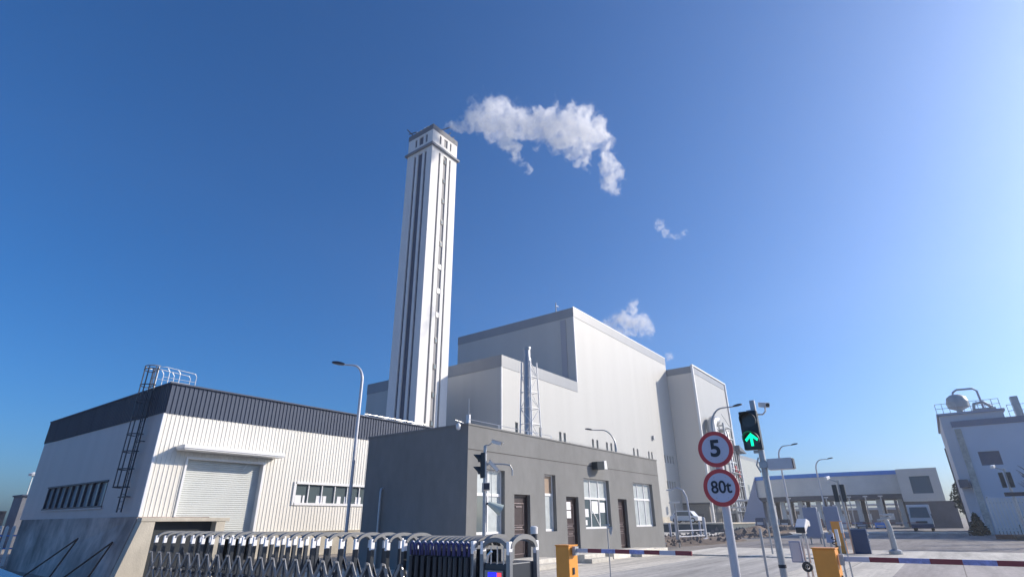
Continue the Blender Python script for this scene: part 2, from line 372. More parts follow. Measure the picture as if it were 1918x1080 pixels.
# ================================================================ WAREHOUSE
WX, WY, WZ = 10.47, 28.11, 7.73
wh = thing("warehouse", "cream ribbed metal warehouse with slate blue top band and a roller shutter door", "warehouse", (WX, WY, 0))
DX0, DX1, DZ1 = 11.95, 15.72, 4.42
wx0, wx1, wz0, wz1 = 17.76, 23.6, 2.55, 3.62
c = MB(); PX1 = 27.8
ribs(c, 'y', WY, WX, DX0, 1.9, 6.35); ribs(c, 'y', WY, DX0, DX1, DZ1, 6.35)
ribs(c, 'y', WY, DX1, wx0, 1.17, 6.35); ribs(c, 'y', WY, wx0, wx1, 1.17, wz0); ribs(c, 'y', WY, wx0, wx1, wz1, 6.35); ribs(c, 'y', WY, wx1, PX1, 1.17, 6.35)
c.build("front_cladding", M_white, wh)
c = MB(); ribs(c, 'y', WY-0.02, WX-0.03, PX1, 6.352, WZ, 0.21, 0.035); c.build("front_fascia", M_fascia, wh)
c = MB(); c.box(WX-0.09, PX1+0.1, WY-0.12, WY+0.12, WZ+0.002, WZ+0.07); c.box(WX-0.09, WX+0.14, WY+0.125, 45.6, WZ+0.002, WZ+0.07); c.build("parapet_cap", M_fascia, wh)
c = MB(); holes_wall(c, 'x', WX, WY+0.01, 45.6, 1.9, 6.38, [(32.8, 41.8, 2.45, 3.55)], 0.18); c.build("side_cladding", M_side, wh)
c = MB(); ribs(c, 'x', WX-0.02, WY-0.05, 45.6, 6.382, WZ, 0.21, 0.035); c.build("side_fascia", M_sideband, wh)
c = MB(); c.box(WX-0.05, WX+0.05, WY-0.06, WY+0.03, 1.9, 6.345); c.box(DX0-0.09, DX0, WY-0.06, WY+0.3, 1.9, DZ1); c.box(DX1, DX1+0.10, WY-0.07, WY+0.3, 1.0, DZ1); c.box(DX0-0.09, DX1+0.10, WY-0.065, WY+0.3, DZ1+0.001, DZ1+0.1)
c.build("door_frame", M_trim, wh)
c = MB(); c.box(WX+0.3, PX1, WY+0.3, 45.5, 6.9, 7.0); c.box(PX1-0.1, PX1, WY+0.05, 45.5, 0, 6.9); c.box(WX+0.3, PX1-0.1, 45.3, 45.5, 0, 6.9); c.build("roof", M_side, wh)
# slatted shutter, recessed
c = MB(); z = 0.9; vs = []; k = 0
YD = WY + 0.27
while z < DZ1: vs += [(DX0, YD, z), (DX1, YD, z), (DX0, YD-0.028, z+0.02), (DX1, YD-0.028, z+0.02), (DX0, YD-0.022, z+0.075), (DX1, YD-0.022, z+0.075)]; z += 0.095
c.add(vs, [(2*i, 2*i+1, 2*i+3, 2*i+2) for i in range(len(vs)//2 - 1)])
sh = c.build("roller_shutter", M_shut, wh)
c = MB(); c.tube([(15.0, YD-0.06, 4.4), (14.8, YD-0.1, 4.12)], 0.012, 6); c.build("pull_cord", M_trim, sh)
c = MB(); c.box(11.3, 16.35, 27.2, WY-0.045, 4.8, 4.96); c.box(11.34, 16.31, 27.24, WY-0.045, 4.74, 4.799); c.build("door_canopy", M_trim, wh, bevel=0.01)
# front window strip
c = MB()
for x0, x1, z0, z1 in ((wx0, wx1, wz1-0.06, wz1+0.05), (wx0, wx1, wz0-0.07, wz0+0.06), (wx0-0.1, wx0+0.05, wz0-0.07, wz1+0.05), (wx1-0.05, wx1+0.1, wz0-0.07, wz1+0.05)):
    c.box(x0, x1, WY-0.07, WY+0.1, z0, z1)
x = wx0 + 0.87
while x < wx1 - 0.2: c.box(x-0.025, x+0.025, WY+0.0, WY+0.07, wz0+0.06, wz1-0.06); x += 0.87
fr = c.build("window", M_trim, wh)
c = MB(); c.box(wx0, wx1, WY+0.08, WY+0.1, wz0, wz1); c.build("pane", M_glass, fr)
random.seed(3)
for k, (x, wd) in enumerate(((17.9, 0.35), (18.35, 0.12), (19.2, 0.4), (19.65, 0.2), (20.6, 0.25), (21.1, 0.12), (21.9, 0.4), (22.6, 0.3))): c = MB(); c.box(x, x+wd, WY+0.055, WY+0.075, wz0+0.06, wz0+0.44); c.build("window_sheet", M_paper, fr)
# side window strip
c = MB(); y = 32.8
while y < 41.9: c.box(WX-0.01, WX+0.1, y-0.05, y+0.05, 2.45, 3.55); y += 1.0
c.box(WX-0.04, WX+0.1, 32.7, 41.9, 3.55, 3.63); c.box(WX-0.04, WX+0.1, 32.7, 41.9, 2.37, 2.45)
fr = c.build("window", M_ladder, wh)
c = MB(); c.box(WX+0.11, WX+0.13, 32.8, 41.8, 2.45, 3.55); c.build("pane", mat("side_window_glass", (0.30, 0.36, 0.40), 0.15, 0, 0.15, 0.8), fr)
c = MB(); c.box(WX-0.07, WX, 32.6, 42.0, 2.30, 2.365); c.build("sill", M_side, fr)
# concrete base: battered plinth to the left, thin base to the right
c = MB()
bt = 0.29
c.hexa([(WX-0.24*3.0, WY-0.02, -1.1), (WX+3, WY-0.02, -1.1), (WX+3, 45.0, -1.1), (WX-0.03*3.0, 45.0, -1.1)], [(WX-0.06, WY-0.02, 1.9), (WX+3, WY-0.02, 1.9), (WX+3, 45.0, 1.9), (WX-0.04, 45.0, 1.9)])
c.build("side_retaining_wall", M_concd, wh)
c = MB(); c.box(15.85, PX1, WY-0.05, WY+0.3, -0.3, 1.165); c.box(15.8, PX1+0.1, WY-0.10, WY+0.28, 1.166, 1.21); c.build("base_wall", M_conc, wh)
# rooftop scraps at right end
c = MB()
for x in (21.6, 23.2, 24.6, 25.9): c.tube([(x, WY+0.3, WZ+0.10), (x+0.8, WY+0.25, WZ+0.12)], 0.06, 6)
c.tube([(22, WY+0.1, WZ+0.22), (27.5, WY+0.1, WZ+0.22)], 0.015, 6); c.build("roof_pipe", M_polish, wh)

# basement entrance in front of the shutter
he = thing("basement_entrance", "rough concrete basement entrance with a dark opening in front of the roller shutter", "concrete hut", (12, 27.5, -0.8))
c = MB()
FY = WY - 0.5
c.hexa([(9.75, FY, -1.1), (10.98, FY, -1.1), (10.98, WY-0.03, -1.1), (9.75, WY-0.03, -1.1)], [(10.42, FY, 1.70), (10.98, FY, 1.70), (10.98, WY-0.03, 1.70), (10.42, WY-0.03, 1.70)])
c.box(13.62, 14.05, FY, WY-0.03, -1.1, 1.70)
c.build("wall", M_conc, he, bevel=0.015)
c = MB(); c.box(10.40, 14.22, FY-0.03, WY-0.06, 1.702, 1.86); c.build("roof_slab", M_conc, he, bevel=0.02)
c = MB(); c.box(10.98, 13.62, WY-0.06, WY-0.035, -1.0, 1.70); c.build("dark_interior", M_dark, he)
# caged ladder
ld = thing("roof_ladder", "dark caged steel ladder climbing the shaded warehouse side over the roof edge", "ladder", (WX-0.2, 30, 2.1))
LX, LY0, LY1 = WX-0.22, 29.6, 30.1
c = MB()
for y in (LY0, LY1): c.bar((LX, y, 2.1), (LX, y, 8.75), 0.05, 0.05)
z = 2.25
while z < 8.7: c.tube([(LX, LY0, z), (LX, LY1, z)], 0.014, 6); z += 0.3
for z in (2.75, 5.2, 7.2): 
    for y in (LY0, LY1): c.bar((LX, y, z), (WX, y, z), 0.04, 0.04)
c.bar((LX, LY0-0.25, 2.75), (LX, LY1+0.25, 2.75), 0.05, 0.05)
c.build("ladder_frame", M_ladder, ld)
ym = (LY0+LY1)/2
def hoop(z, r=0.5):
    return [(LX - r*0.95*math.sin(t), ym + r*math.cos(t)*1.0, z) for t in [math.pi*k/12 for k in range(13)]]
for z in [3.15 + 0.78*i for i in range(8)]:
    c = MB(); c.tube(hoop(z), 0.024, 6); c.tube([(LX, ym-0.5, z), (LX, ym+0.5, z)], 0.02, 6); c.build("cage_hoop", M_ladder, ld)
c = MB()
for t in (0.12, 0.32, 0.5, 0.68, 0.88):
    a = math.pi*t; p = (LX - 0.47*math.sin(a), ym + 0.5*math.cos(a))
    c.bar((p[0], p[1], 3.15), (p[0], p[1], 8.75), 0.03, 0.03)
c.build("cage_bar", M_ladder, ld)
c = MB(); c.tube(hoop(8.76, 0.5), 0.03, 6)
for y in (LY0-0.1, LY1+0.1):
    c.tube([(LX, y, 7.6), (LX, y, 8.75), (LX+0.3, y, 8.8), (WX+1.5, y, 8.72), (WX+1.6, y, 8.6), (WX+1.6, y, 7.75)], 0.018, 6)
    c.tube([(LX+0.3, y, 8.3), (WX+1.6, y, 8.3)], 0.012, 6)
    for x in (WX+0.3, WX+0.8): c.tube([(x, y, 7.75), (x, y, 8.6), (x-0.12, y, 8.75)], 0.015, 6)
c.build("roof_handrail", M_steel, ld)
# timber props leaning on the retaining wall
def wallx(z, y=32): return WX - (0.24 - 0.17*(y-28)/18.5)*(1.9 - z) - 0.05
for i, (ya, yb, zt, zb) in enumerate(((33.8, 37.0, 1.0, -0.7), (33.8, 33.4, 1.0, -0.7), (29.4, 32.0, 0.9, -0.7), (29.4, 29.0, 0.9, -0.7))):
    c = MB(); c.bar((wallx(zt)-0.05, ya, zt), (wallx(zb)-0.55, yb, zb), 0.05, 0.05)
    o = c.build("timber_prop", M_wood)
    tag(o, ["long slanting timber leaning on the far part of the stained concrete wall", "steep dark timber leaning on the far part of the stained concrete wall",
            "slanting brown timber leaning on the near part of the stained concrete wall", "steep brown timber leaning on the near part of the stained concrete wall"][i], "timber", "timbers leaning against the retaining wall")
# picket fence far left
fx, fy = 8.5, 48.6
pf = thing("picket_fence", "white picket fence with blue rails behind the warehouse's far corner", "fence", (fx, fy, 0))
c = MB()
for i in range(26):
    x = fx - 4.3 + i*0.34
    c.prism([(x-0.09, -0.8), (x+0.09, -0.8), (x+0.09, 1.5), (x, 1.6), (x-0.09, 1.5)], 'y', fy, fy+0.03)
pk = c.build("picket_row", mat("picket_white", (0.9, 0.9, 0.88), 0.6), pf); 
c = MB(); 
for z in (0.2, 0.95): c.box(fx-4.6, fx+3.3, fy+0.035, fy+0.08, z, z+0.08)
c.build("rail", M_blue, pf)
# low structures beyond, left
bb = thing("boundary_wall", "low grey wall on the horizon left of the warehouse", "wall", (12, 62, 0))
c = MB(); c.box(-14, 13.2, 62, 62.4, -1, 2.55); c.build("wall", M_concd, bb); c = MB(); c.box(-14, 13.2, 61.95, 62.45, 2.552, 2.68); c.build("coping", M_concd, bb)
M_outb = mat("outbuilding_grey", (0.16, 0.17, 0.20), 0.8, 0, 0.15, 0.6)
hb = thing("small_outbuilding", "small dark outbuilding with a white lamp behind the warehouse's far corner", "outbuilding", (13.4, 59, 0))
c = MB(); c.box(13.05, 15.2, 58, 60.5, -1, 3.7); c.build("wall", M_outb, hb); c = MB(); c.box(12.95, 15.3, 57.85, 60.6, 3.702, 3.82); c.build("roof", M_fascia, hb)
c = MB(); c.tube([(13.3, 58.3, 3.8), (13.3, 58.3, 5.2)], 0.04, 6); c.lathe((13.3, 58.3, 5.2), [(0.0, 0), (0.3, 0.05), (0.32, 0.2), (0, 0.35)], 12); c.build("lamp", M_camw, hb)

# ================================================================ GATEHOUSE
GX0, GX1, GY0, GY1, GZ = 15.07, 32.25, 13.28, 18.87, 4.86
gh = thing("gatehouse", "single storey dark grey rendered gatehouse with three brown doors and white framed windows", "gatehouse", (GX0, GY0, 0))
holes = [(15.62, 17.25, 1.16, 3.38), (17.85, 18.92, 0.32, 2.56), (20.0, 20.86, 1.2, 3.42), (21.68, 22.74, 0.32, 2.58), (23.3, 25.84, 1.24, 3.43), (26.7, 27.7, 0.32, 2.6), (28.64, 31.2, 1.27, 3.48)]
c = MB(); holes_wall(c, 'y', GY0, GX0, GX1, 0, GZ, holes, 0.28)
c.add([(GX0,GY0,0),(GX0,GY1,0),(GX0,GY1,GZ),(GX0,GY0,GZ)], [(0,1,2,3)]); c.add([(GX1,GY0,0),(GX1,GY1,0),(GX1,GY1,GZ),(GX1,GY0,GZ)], [(0,1,2,3)])
c.add([(GX0,GY1,0),(GX1,GY1,0),(GX1,GY1,GZ),(GX0,GY1,GZ)], [(0,1,2,3)])
c.box(GX0+0.02, GX1-0.02, GY0+0.5, GY1-0.02, 4.2, 4.3)
c.build("wall", M_guard, gh)
c = MB(); c.box(GX0-0.03, GX1+0.03, GY0-0.03, GY0+0.2, GZ+0.001, GZ+0.06); c.box(GX0-0.03, GX0+0.2, GY0+0.201, GY1+0.03, GZ+0.001, GZ+0.06); c.box(GX1-0.2, GX1+0.03, GY0+0.201, GY1+0.03, GZ+0.001, GZ+0.06)
c.build("coping", M_guard, gh)
c = MB(); c.box(GX0+0.01, GX1-0.01, GY0-0.006, GY0+0.002, 3.995, 4.02); c.build("wall_joint", M_guardl, gh)
YF = GY0 + 0.2
def gwindow(x0, x1, z0, z1, zm, nv, tops, bots, side_open=False):
    f = MB(); fw = 0.055
    f.box(x0, x1, YF-0.03, YF+0.03, z1-fw, z1); f.box(x0, x1, YF-0.035, YF+0.03, z0, z0+fw*1.6); f.box(x0, x0+fw, YF-0.032, YF+0.03, z0+fw*1.6, z1-fw); f.box(x1-fw, x1, YF-0.032, YF+0.03, z0+fw*1.6, z1-fw)
    f.box(x0+fw, x1-fw, YF-0.034, YF+0.03, zm-0.05, zm+0.05)
    cols = [x0 + (x1-x0)*k/nv for k in range(nv+1)]
    for q in cols[1:-1]:
        f.box(q-0.03, q+0.03, YF-0.031, YF+0.03, z0+fw*1.6, zm-0.05); f.box(q-0.03, q+0.03, YF-0.031, YF+0.03, zm+0.05, z1-fw)
    fo = f.build("window", M_alum, gh, bevel=0.004)
    for k in range(nv):
        for (za, zb, mm) in ((zm, z1, tops[k]), (z0, zm, bots[k])):
            p = MB(); p.box(cols[k]+0.02, cols[k+1]-0.02, YF+0.004, YF+0.014, za+0.03, zb-0.03); p.build("pane", mm, fo)
    return fo
gwindow(15.62, 17.25, 1.16, 3.38, 2.5, 2, [M_glassl, M_glassl], [M_glass, M_glassl])
gwindow(20.0, 20.86, 1.2, 3.42, 2.62, 1, [M_blind], [M_glassl])
f3 = gwindow(23.3, 25.84, 1.24, 3.43, 2.56, 3, [M_glassl, M_glassl, M_glassl], [M_glass, M_glass, M_glass])
f4 = gwindow(28.64, 31.2, 1.27, 3.48, 2.64, 3, [M_glassl, M_glassl, M_glassl], [M_glassl, M_glassl, M_glassl])
for (x0, x1, z0, z1) in ((23.42, 23.95, 1.75, 2.1), (24.3, 24.9, 1.9, 2.45), (25.1, 25.6, 1.95, 2.4), (23.45, 23.8, 1.4, 1.62)):
    p = MB(); p.box(x0, x1, YF-0.004, YF+0.002, z0, z1); p.build("notice", M_paper, f3)
p = MB(); p.bar((24.35, YF-0.01, 2.0), (24.95, YF-0.01, 1.38), 0.03, 0.03); p.build("stay", M_alum, f3)
def gdoor(x0, x1, z0, z1, papers=()):
    d = MB(); d.box(x0, x0+0.07, YF-0.06, YF+0.05, z0, z1); d.box(x1-0.07, x1, YF-0.06, YF+0.05, z0, z1); d.box(x0+0.07, x1-0.07, YF-0.06, YF+0.05, z1-0.08, z1)
    d.box(x0+0.07, x1-0.07, YF, YF+0.04, z0, z1-0.08)
    do = d.build("door", M_door, gh, bevel=0.006)
    m = MB(); xa, xb = x0+0.20, x1-0.20; w_ = xb-xa
    H = z1-z0
    for (a, bq) in ((0.05, 0.30), (0.36, 0.44), (0.50, 0.86)):
        za, zb = z0+a*H, z0+bq*H
        for q in ((xa, xb, za, za+0.025), (xa, xb, zb-0.025, zb), (xa, xa+0.025, za+0.025, zb-0.025), (xb-0.025, xb, za+0.025, zb-0.025)): m.box(q[0], q[1], YF-0.022, YF-0.001, q[2], q[3])
    for a in (0.33, 0.47, 0.80): m.box(xa+w_*0.2, xb-w_*0.2, YF-0.03, YF-0.001, z0+a*H-0.02, z0+a*H+0.02)
    m.build("moulding", M_doorhi, do, bevel=0.004)
    h = MB(); h.box(x0+0.12, x0+0.16, YF-0.045, YF-0.001, z0+H*0.38, z0+H*0.52); h.tube([(x0+0.14, YF-0.05, z0+H*0.47), (x0+0.14, YF-0.08, z0+H*0.47), (x0+0.25, YF-0.08, z0+H*0.47)], 0.012, 6); h.build("handle", M_polish, do)
    for q in papers:
        p = MB(); p.box(x0+q[0], x0+q[1], YF-0.036, YF-0.031, z0+q[2], z0+q[3]); p.build("notice", M_paper, do)
    return do
gdoor(17.85, 18.92, 0.32, 2.56); gdoor(21.68, 22.74, 0.32, 2.58, [(0.22, 0.62, 1.72, 2.05), (0.25, 0.62, 1.38, 1.68)]); gdoor(26.7, 27.7, 0.32, 2.6)
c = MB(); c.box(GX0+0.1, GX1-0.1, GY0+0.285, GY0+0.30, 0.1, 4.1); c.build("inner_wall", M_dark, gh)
for (a, bq) in ((17.5, 19.3), (21.4, 23.2), (26.2, 28.4)):
    s = MB(); s.box(a, bq, 12.35, GY0-0.002, -0.05, 0.31); s.box(a-0.02, bq+0.02, 12.0, 12.348, -0.05, 0.16); s.build("door_step", M_walk, gh, bevel=0.01)
s = MB(); s.box(24.3, 26.18, 12.5, GY0-0.003, -0.05, 0.24); s.box(28.42, 30.6, 12.5, GY0-0.003, -0.05, 0.24); s.build("planter_ledge", M_walk, gh, bevel=0.01)
c = MB(); c.tube([(GX0-0.1, 17.72, 0.0), (GX0-0.1, 17.72, 2.72), (GX0-0.08, 17.72, 2.8), (GX0+0.02, 17.72, 2.84)], 0.045, 8); c.build("drain_pipe", M_steel, gh, smooth=True)
c = MB(); c.tube([(GX0+0.1, GY0+0.1, GZ+0.1), (GX0+0.1, GY0+0.1, GZ+0.22), (20.8, GY0+0.1, GZ+0.22)], 0.012, 5); 
for x in (17, 19, 20.8): c.tube([(x, GY0+0.1, GZ+0.06), (x, GY0+0.1, GZ+0.22)], 0.012, 5)
c.build("parapet_wire", M_polish, gh)
c = MB()
for k in range(12):
    x = 21.5 + k*0.97; c.tube([(x, GY0+0.15, GZ+0.06), (x, GY0+0.15, GZ+0.16)], 0.008, 5)
c.tube([(20.8, GY0+0.15, GZ+0.16), (32.2, GY0+0.15, GZ+0.16)], 0.006, 5); c.build("lightning_wire", M_steel, gh)
an = thing("roof_antenna", "thin whip antenna on the gatehouse roof corner", "antenna", (15.6, 13.75, GZ))
c = MB(); c.tube([(15.6, 13.75, GZ), (15.6, 13.75, 5.95)], 0.012, 6); c.build("mast", M_steel, an); c = MB(); c.box(15.56, 15.64, 13.68, 13.84, 5.0, 5.35); c.build("mount_box", M_camw, an)
# floodlight between the windows
fl = thing("floodlight", "white and black floodlight on the gatehouse wall above the three pane window", "floodlight", (24.6, GY0, 4.0))
c = MB(); c.box(24.35, 24.55, GY0-0.03, GY0, 3.9, 4.15); c.tube([(24.45, GY0-0.02, 4.0), (24.55, GY0-0.3, 4.05)], 0.02, 6); c.build("bracket", M_steel, fl)
c = MB(); c.hexa([(24.15,GY0-0.35,3.85),(24.5,GY0-0.5,3.85),(24.5,GY0-0.1,3.85),(24.15,GY0-0.05,3.85)], [(24.1,GY0-0.35,4.2),(24.5,GY0-0.5,4.25),(24.5,GY0-0.1,4.25),(24.1,GY0-0.05,4.2)]); c.build("housing", M_signal, fl)
c = MB(); c.hexa([(24.52,GY0-0.52,3.88),(24.95,GY0-0.45,3.9),(24.95,GY0-0.15,3.9),(24.52,GY0-0.15,3.88)], [(24.52,GY0-0.52,4.25),(24.88,GY0-0.45,4.3),(24.88,GY0-0.15,4.3),(24.52,GY0-0.15,4.25)]); c.build("lamp_box", M_camw, fl)
dome = thing("dome_camera", "white dome camera on the shaded corner of the gatehouse parapet", "security camera", (GX0-0.2, 13.5, 4.9))
c = MB(); c.tube([(GX0, 13.55, 4.95), (GX0-0.25, 13.55, 4.98), (GX0-0.25, 13.55, 4.9)], 0.022, 6); c.tube([(GX0, 13.6, 4.98), (GX0-0.35, 13.62, 5.02)], 0.012, 6); c.build("arm", M_steel, dome)
c = MB(); c.lathe((GX0-0.25, 13.55, 4.72), [(0, -0.06), (0.06, -0.04), (0.085, 0.02), (0.09, 0.12), (0.05, 0.18), (0, 0.19)], 16); c.build("housing", M_camw, dome, smooth=True)

# ================================================================ CHIMNEY
CX0, CX1, CY0, CY1, CZ = 58.2, 65.15, 62.35, 69.2, 73.6
ch = thing("chimney", "tall square white chimney tower with dark vertical stripes and a grey crown", "chimney", (CX0, CY0, 0))
sx = [(60.1, 60.6), (61.4, 62.4), (63.05, 63.5)]; sy = [(63.8, 64.35), (64.95, 66.1), (66.7, 67.25)]
wzs = [66.6, 62.15, 57.6, 53.0, 48.4, 43.7, 39.0, 34.5, 29.9, 25.3, 20.6, 16.0]
hx = [(a, b2, 6.0, 67.8) for a, b2 in sx] + [(a, b2, 70.0, 71.9) for a, b2 in sx]
hy = [(a, b2, 6.0, 67.8) for a, b2 in sy] + [(a, b2, 70.0, 71.9) for a, b2 in sy]
c = MB(); holes_wall(c, 'y', CY0, CX0, CX1, 0, 72.4, hx, 0.22); holes_wall(c, 'x', CX0, CY0, CY1, 0, 72.4, hy, 0.22)
c.add([(CX1,CY0,0),(CX1,CY1,0),(CX1,CY1,72.4),(CX1,CY0,72.4)], [(0,1,2,3)]); c.add([(CX0,CY1,0),(CX1,CY1,0),(CX1,CY1,72.4),(CX0,CY1,72.4)], [(0,1,2,3)])
c.build("shaft", M_chim, ch)
for (a, b2, z0, z1) in hx: c = MB(); c.add([(a,CY0+0.21,z0),(b2,CY0+0.21,z0),(b2,CY0+0.21,z1),(a,CY0+0.21,z1)], [(0,1,2,3)]); c.build("stripe", mat("sunlit_stripe_tone", (0.27,0.27,0.28), 0.7, 0, 0.05, 0.3) if "sunlit_stripe_tone" not in MATS else MATS["sunlit_stripe_tone"], ch)  # stripes on the sunny face: lighter copy, sunlight put into the colour
M_chs2 = mat("shaded_stripe_tone", (0.045, 0.065, 0.115), 0.7, 0, 0.05, 0.3)  # darker bluish copy for the face away from the sun, shade in its colour
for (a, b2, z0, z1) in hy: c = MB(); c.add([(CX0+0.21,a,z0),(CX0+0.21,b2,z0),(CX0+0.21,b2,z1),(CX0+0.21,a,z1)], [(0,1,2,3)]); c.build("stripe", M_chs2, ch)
c = MB(); c.box(CX0-0.06, CX1+0.06, CY0-0.06, CY1+0.06, 72.402, 73.6); c.build("crown_band", mat("crown_grey", (0.15, 0.16, 0.18), 0.7, 0, 0.08, 0.5), ch)
c = MB(); c.box(CX0-0.45, CX1+0.45, CY0-0.45, CY1+0.45, 68.55, 68.95); c.build("cornice", M_chstripe, ch)
c = MB(); c.box(64.0, 64.35, CY0-0.08, CY0-0.05, 72.8, 73.2); c.build("crown_hatch", M_dark, ch)
for k, z in enumerate(wzs):
    c = MB(); c.box(61.65, 62.25, CY0+0.05, CY0+0.2, z-0.45, z+0.45); wo_ = c.build("window", M_trim if k in (5, 6, 7) else M_dark, ch)
    c = MB(); c.box(61.75, 62.15, CY0+0.03, CY0+0.045, z-0.35, z+0.3); c.build("pane", M_glassl if k in (5, 6, 7) else M_glass, wo_)
for i, (p, q) in enumerate((((60.5, 63.0, 73.6), (62.2, 61.2, 75.0)), ((58.6, 68.2, 73.5), (57.3, 69.0, 74.9)), ((57.9, 66.9, 73.6), (58.3, 69.5, 74.6)), ((62.7, 62.7, 73.6), (63.1, 62.4, 74.6)), ((64.0, 62.8, 73.6), (64.3, 62.6, 74.4)))):
    c = MB(); c.tube([p, q], 0.11, 6); c.build("lightning_rod", M_ladder, ch)
c = MB()
for y in (64.2, 65.1, 66.2, 67.2): c.box(58.5, 59.1, y, y+0.45, 73.6, 74.2)
for x, y in ((59.5, 65), (60.5, 66.5), (61, 64), (59.3, 67.5)): c.tube([(x, y, 73.5), (x, y, 74.6)], 0.35, 12)
c.build("flue_outlet", M_steel, ch)
# ================================================================ MAIN PLANT BUILDING
PY = 55.24
pb = thing("boiler_hall", "very large pale panelled boiler hall stepping down to a lower wing beside the chimney", "industrial hall", (70.9, PY, 0))
L0, L1, MX1 = 70.91, 96.6, 148.6
groups_x = [75.1, 79.1, 82.4, 89.1, 90.7, 101.8, 103.7, 108.0, 110.0, 111.9, 121.4, 123.5, 129.9, 131.8, 140.0, 141.9, 143.7, 145.6]
slots = [(x-0.42, x+0.42, 15.2, 17.1) for x in groups_x] + [(x-0.42, x+0.42, 8.9, 10.75) for x in (139.9, 141.5, 143.2, 144.9)]
c = MB(); holes_wall(c, 'y', PY, L0, L1, 0, 26.0, [s for s in slots if s[1] < L1], 0.4); holes_wall(c, 'y', PY, L1, MX1, 0, 42.4, [s for s in slots if s[0] > L1], 0.4)
c.add([(L0,PY,0),(L0,90.8,0),(L0,90.8,26.0),(L0,PY,26.0)], [(0,1,2,3)])
c.add([(L0,PY,27.6),(L1,PY,27.6),(L1,90.8,27.6),(L0,90.8,27.6)], [(0,1,2,3)])
c.add([(L1,PY,27.6),(L1,89.3,27.6),(L1,89.3,42.4),(L1,PY,42.4)], [(0,1,2,3)])
c.add([(MX1,PY,0),(MX1,89.3,0),(MX1,89.3,42.4),(MX1,PY,42.4)], [(0,1,2,3)])
c.add([(L0,90.8,0),(L1,90.8,0),(L1,90.8,26),(L0,90.8,26)], [(0,1,2,3)]); c.add([(L1,89.3,0),(MX1,89.3,0),(MX1,89.3,42.4),(L1,89.3,42.4)], [(0,1,2,3)])
c.add([(L1,PY,44.0),(MX1,PY,44.0),(MX1,89.3,44.0),(L1,89.3,44.0)], [(0,1,2,3)])
c.build("wall", M_plant, pb)
c = MB(); c.box(L0-0.06, L1-0.01, PY-0.06, 90.86, 26.0, 28.1); c.build("lower_parapet_band", M_plantband, pb)
c = MB(); c.box(L1-0.06, MX1+0.06, PY-0.06, 89.36, 42.75, 44.85); c.build("upper_parapet_band", M_plantband, pb)
c = MB(); c.box(L1, MX1, PY+0.0, 89.3, 42.4, 42.75); c.build("joint_strip", M_plant, pb)
c = MB(); c.box(L1-0.14, L1-0.063, PY+2.0, PY+3.4, 28.1, 42.4); c.build("wall_grey_strip", mat("strip_grey", (0.30,0.31,0.36), 0.5), pb)  # flat grey strip set proud of the wall near the corner
c = MB(); c.box(L1-0.1, L1+0.1, PY-0.1, PY+0.1, 28.1, 42.7); c.box(L0-0.1, L0+0.1, PY-0.1, PY+0.1, 2.5, 25.99); c.box(L1-0.1, MX1+0.1, PY-0.1, PY+0.1, 44.852, 45.05); c.build("corner_trim", M_trim, pb)
c = MB(); c.tube([(L1+1, PY+5, 44.8), (L1+1, PY+5, 47.5)], 0.12, 6); c.tube([(L1+1, PY+5, 46.8), (L1+2, PY+5, 46.8)], 0.1, 6); c.build("roof_vent", M_steel, pb)
c = MB(); c.box(L0-0.02, MX1, PY-0.05, PY, 0, 2.2); c.build("base_course", M_conc, pb)
for (a, b2, z0, z1) in slots:
    c = MB(); c.box(a, b2, PY+0.3, PY+0.38, z0, z1); c.build("window", M_glass, pb)
c = MB(); c.box(133.0, 133.8, PY-0.5, PY-0.01, 20.2, 21.2); c.build("vent_louvre", M_steel, pb)

# annex
AX0, AX1, AY0, AZ = 148.9, 178.9, 47.84, 41.5
ax = thing("silo_annex", "tall grey panelled annex with white corner trims standing forward of the boiler hall", "industrial annex", (AX0, AY0, 0))
c = MB(); c.box(AX0, AX1-0.01, AY0+0.1, 80, 5.6, 39.6); c.build("wall", M_annex, ax)
c = MB(); c.box(AX0+0.36, AX1-0.36, AY0, AY0+0.09, 5.6, 39.6); c.build("front_sheet", panel_mat("annex_front_sheet", (0.34, 0.35, 0.35), 1.0, "X", 0.5, 0.04, 0.2), ax)  # darker front layer levels the sunlit face with the side
c = MB(); c.box(AX0-0.08, AX1+0.08, AY0-0.08, 80.08, 39.601, 41.5); c.build("parapet_band", M_plantband, ax)
c = MB(); c.box(AX0-0.3, AX0+0.35, AY0-0.35, AY0+0.2, 0, 41.4); c.box(AX1-0.35, AX1+0.3, AY0-0.35, AY0+0.2, 0, 41.4); c.box(AX0-0.3, AX1+0.3, AY0-0.36, AY0+0.2, 41.502, 41.9); c.build("corner_trim", M_trim, ax)
c = MB(); c.box(AX0-0.1, AX1+0.1, AY0-0.1, 80.1, 5.2, 5.598); c.build("base_band", M_ladder, ax)
c = MB(); c.box(AX0+0.6, AX1, AY0+0.8, 79, 0, 5.19); c.build("recessed_base", mat("annex_base_grey", (0.20,0.20,0.20), 0.8, 0, 0.15, 0.5), ax)
c = MB(); c.box(AX0+0.5, AX0+0.59, 50.2, 52.4, 0, 3.0); c.build("service_door", M_rampd, ax)
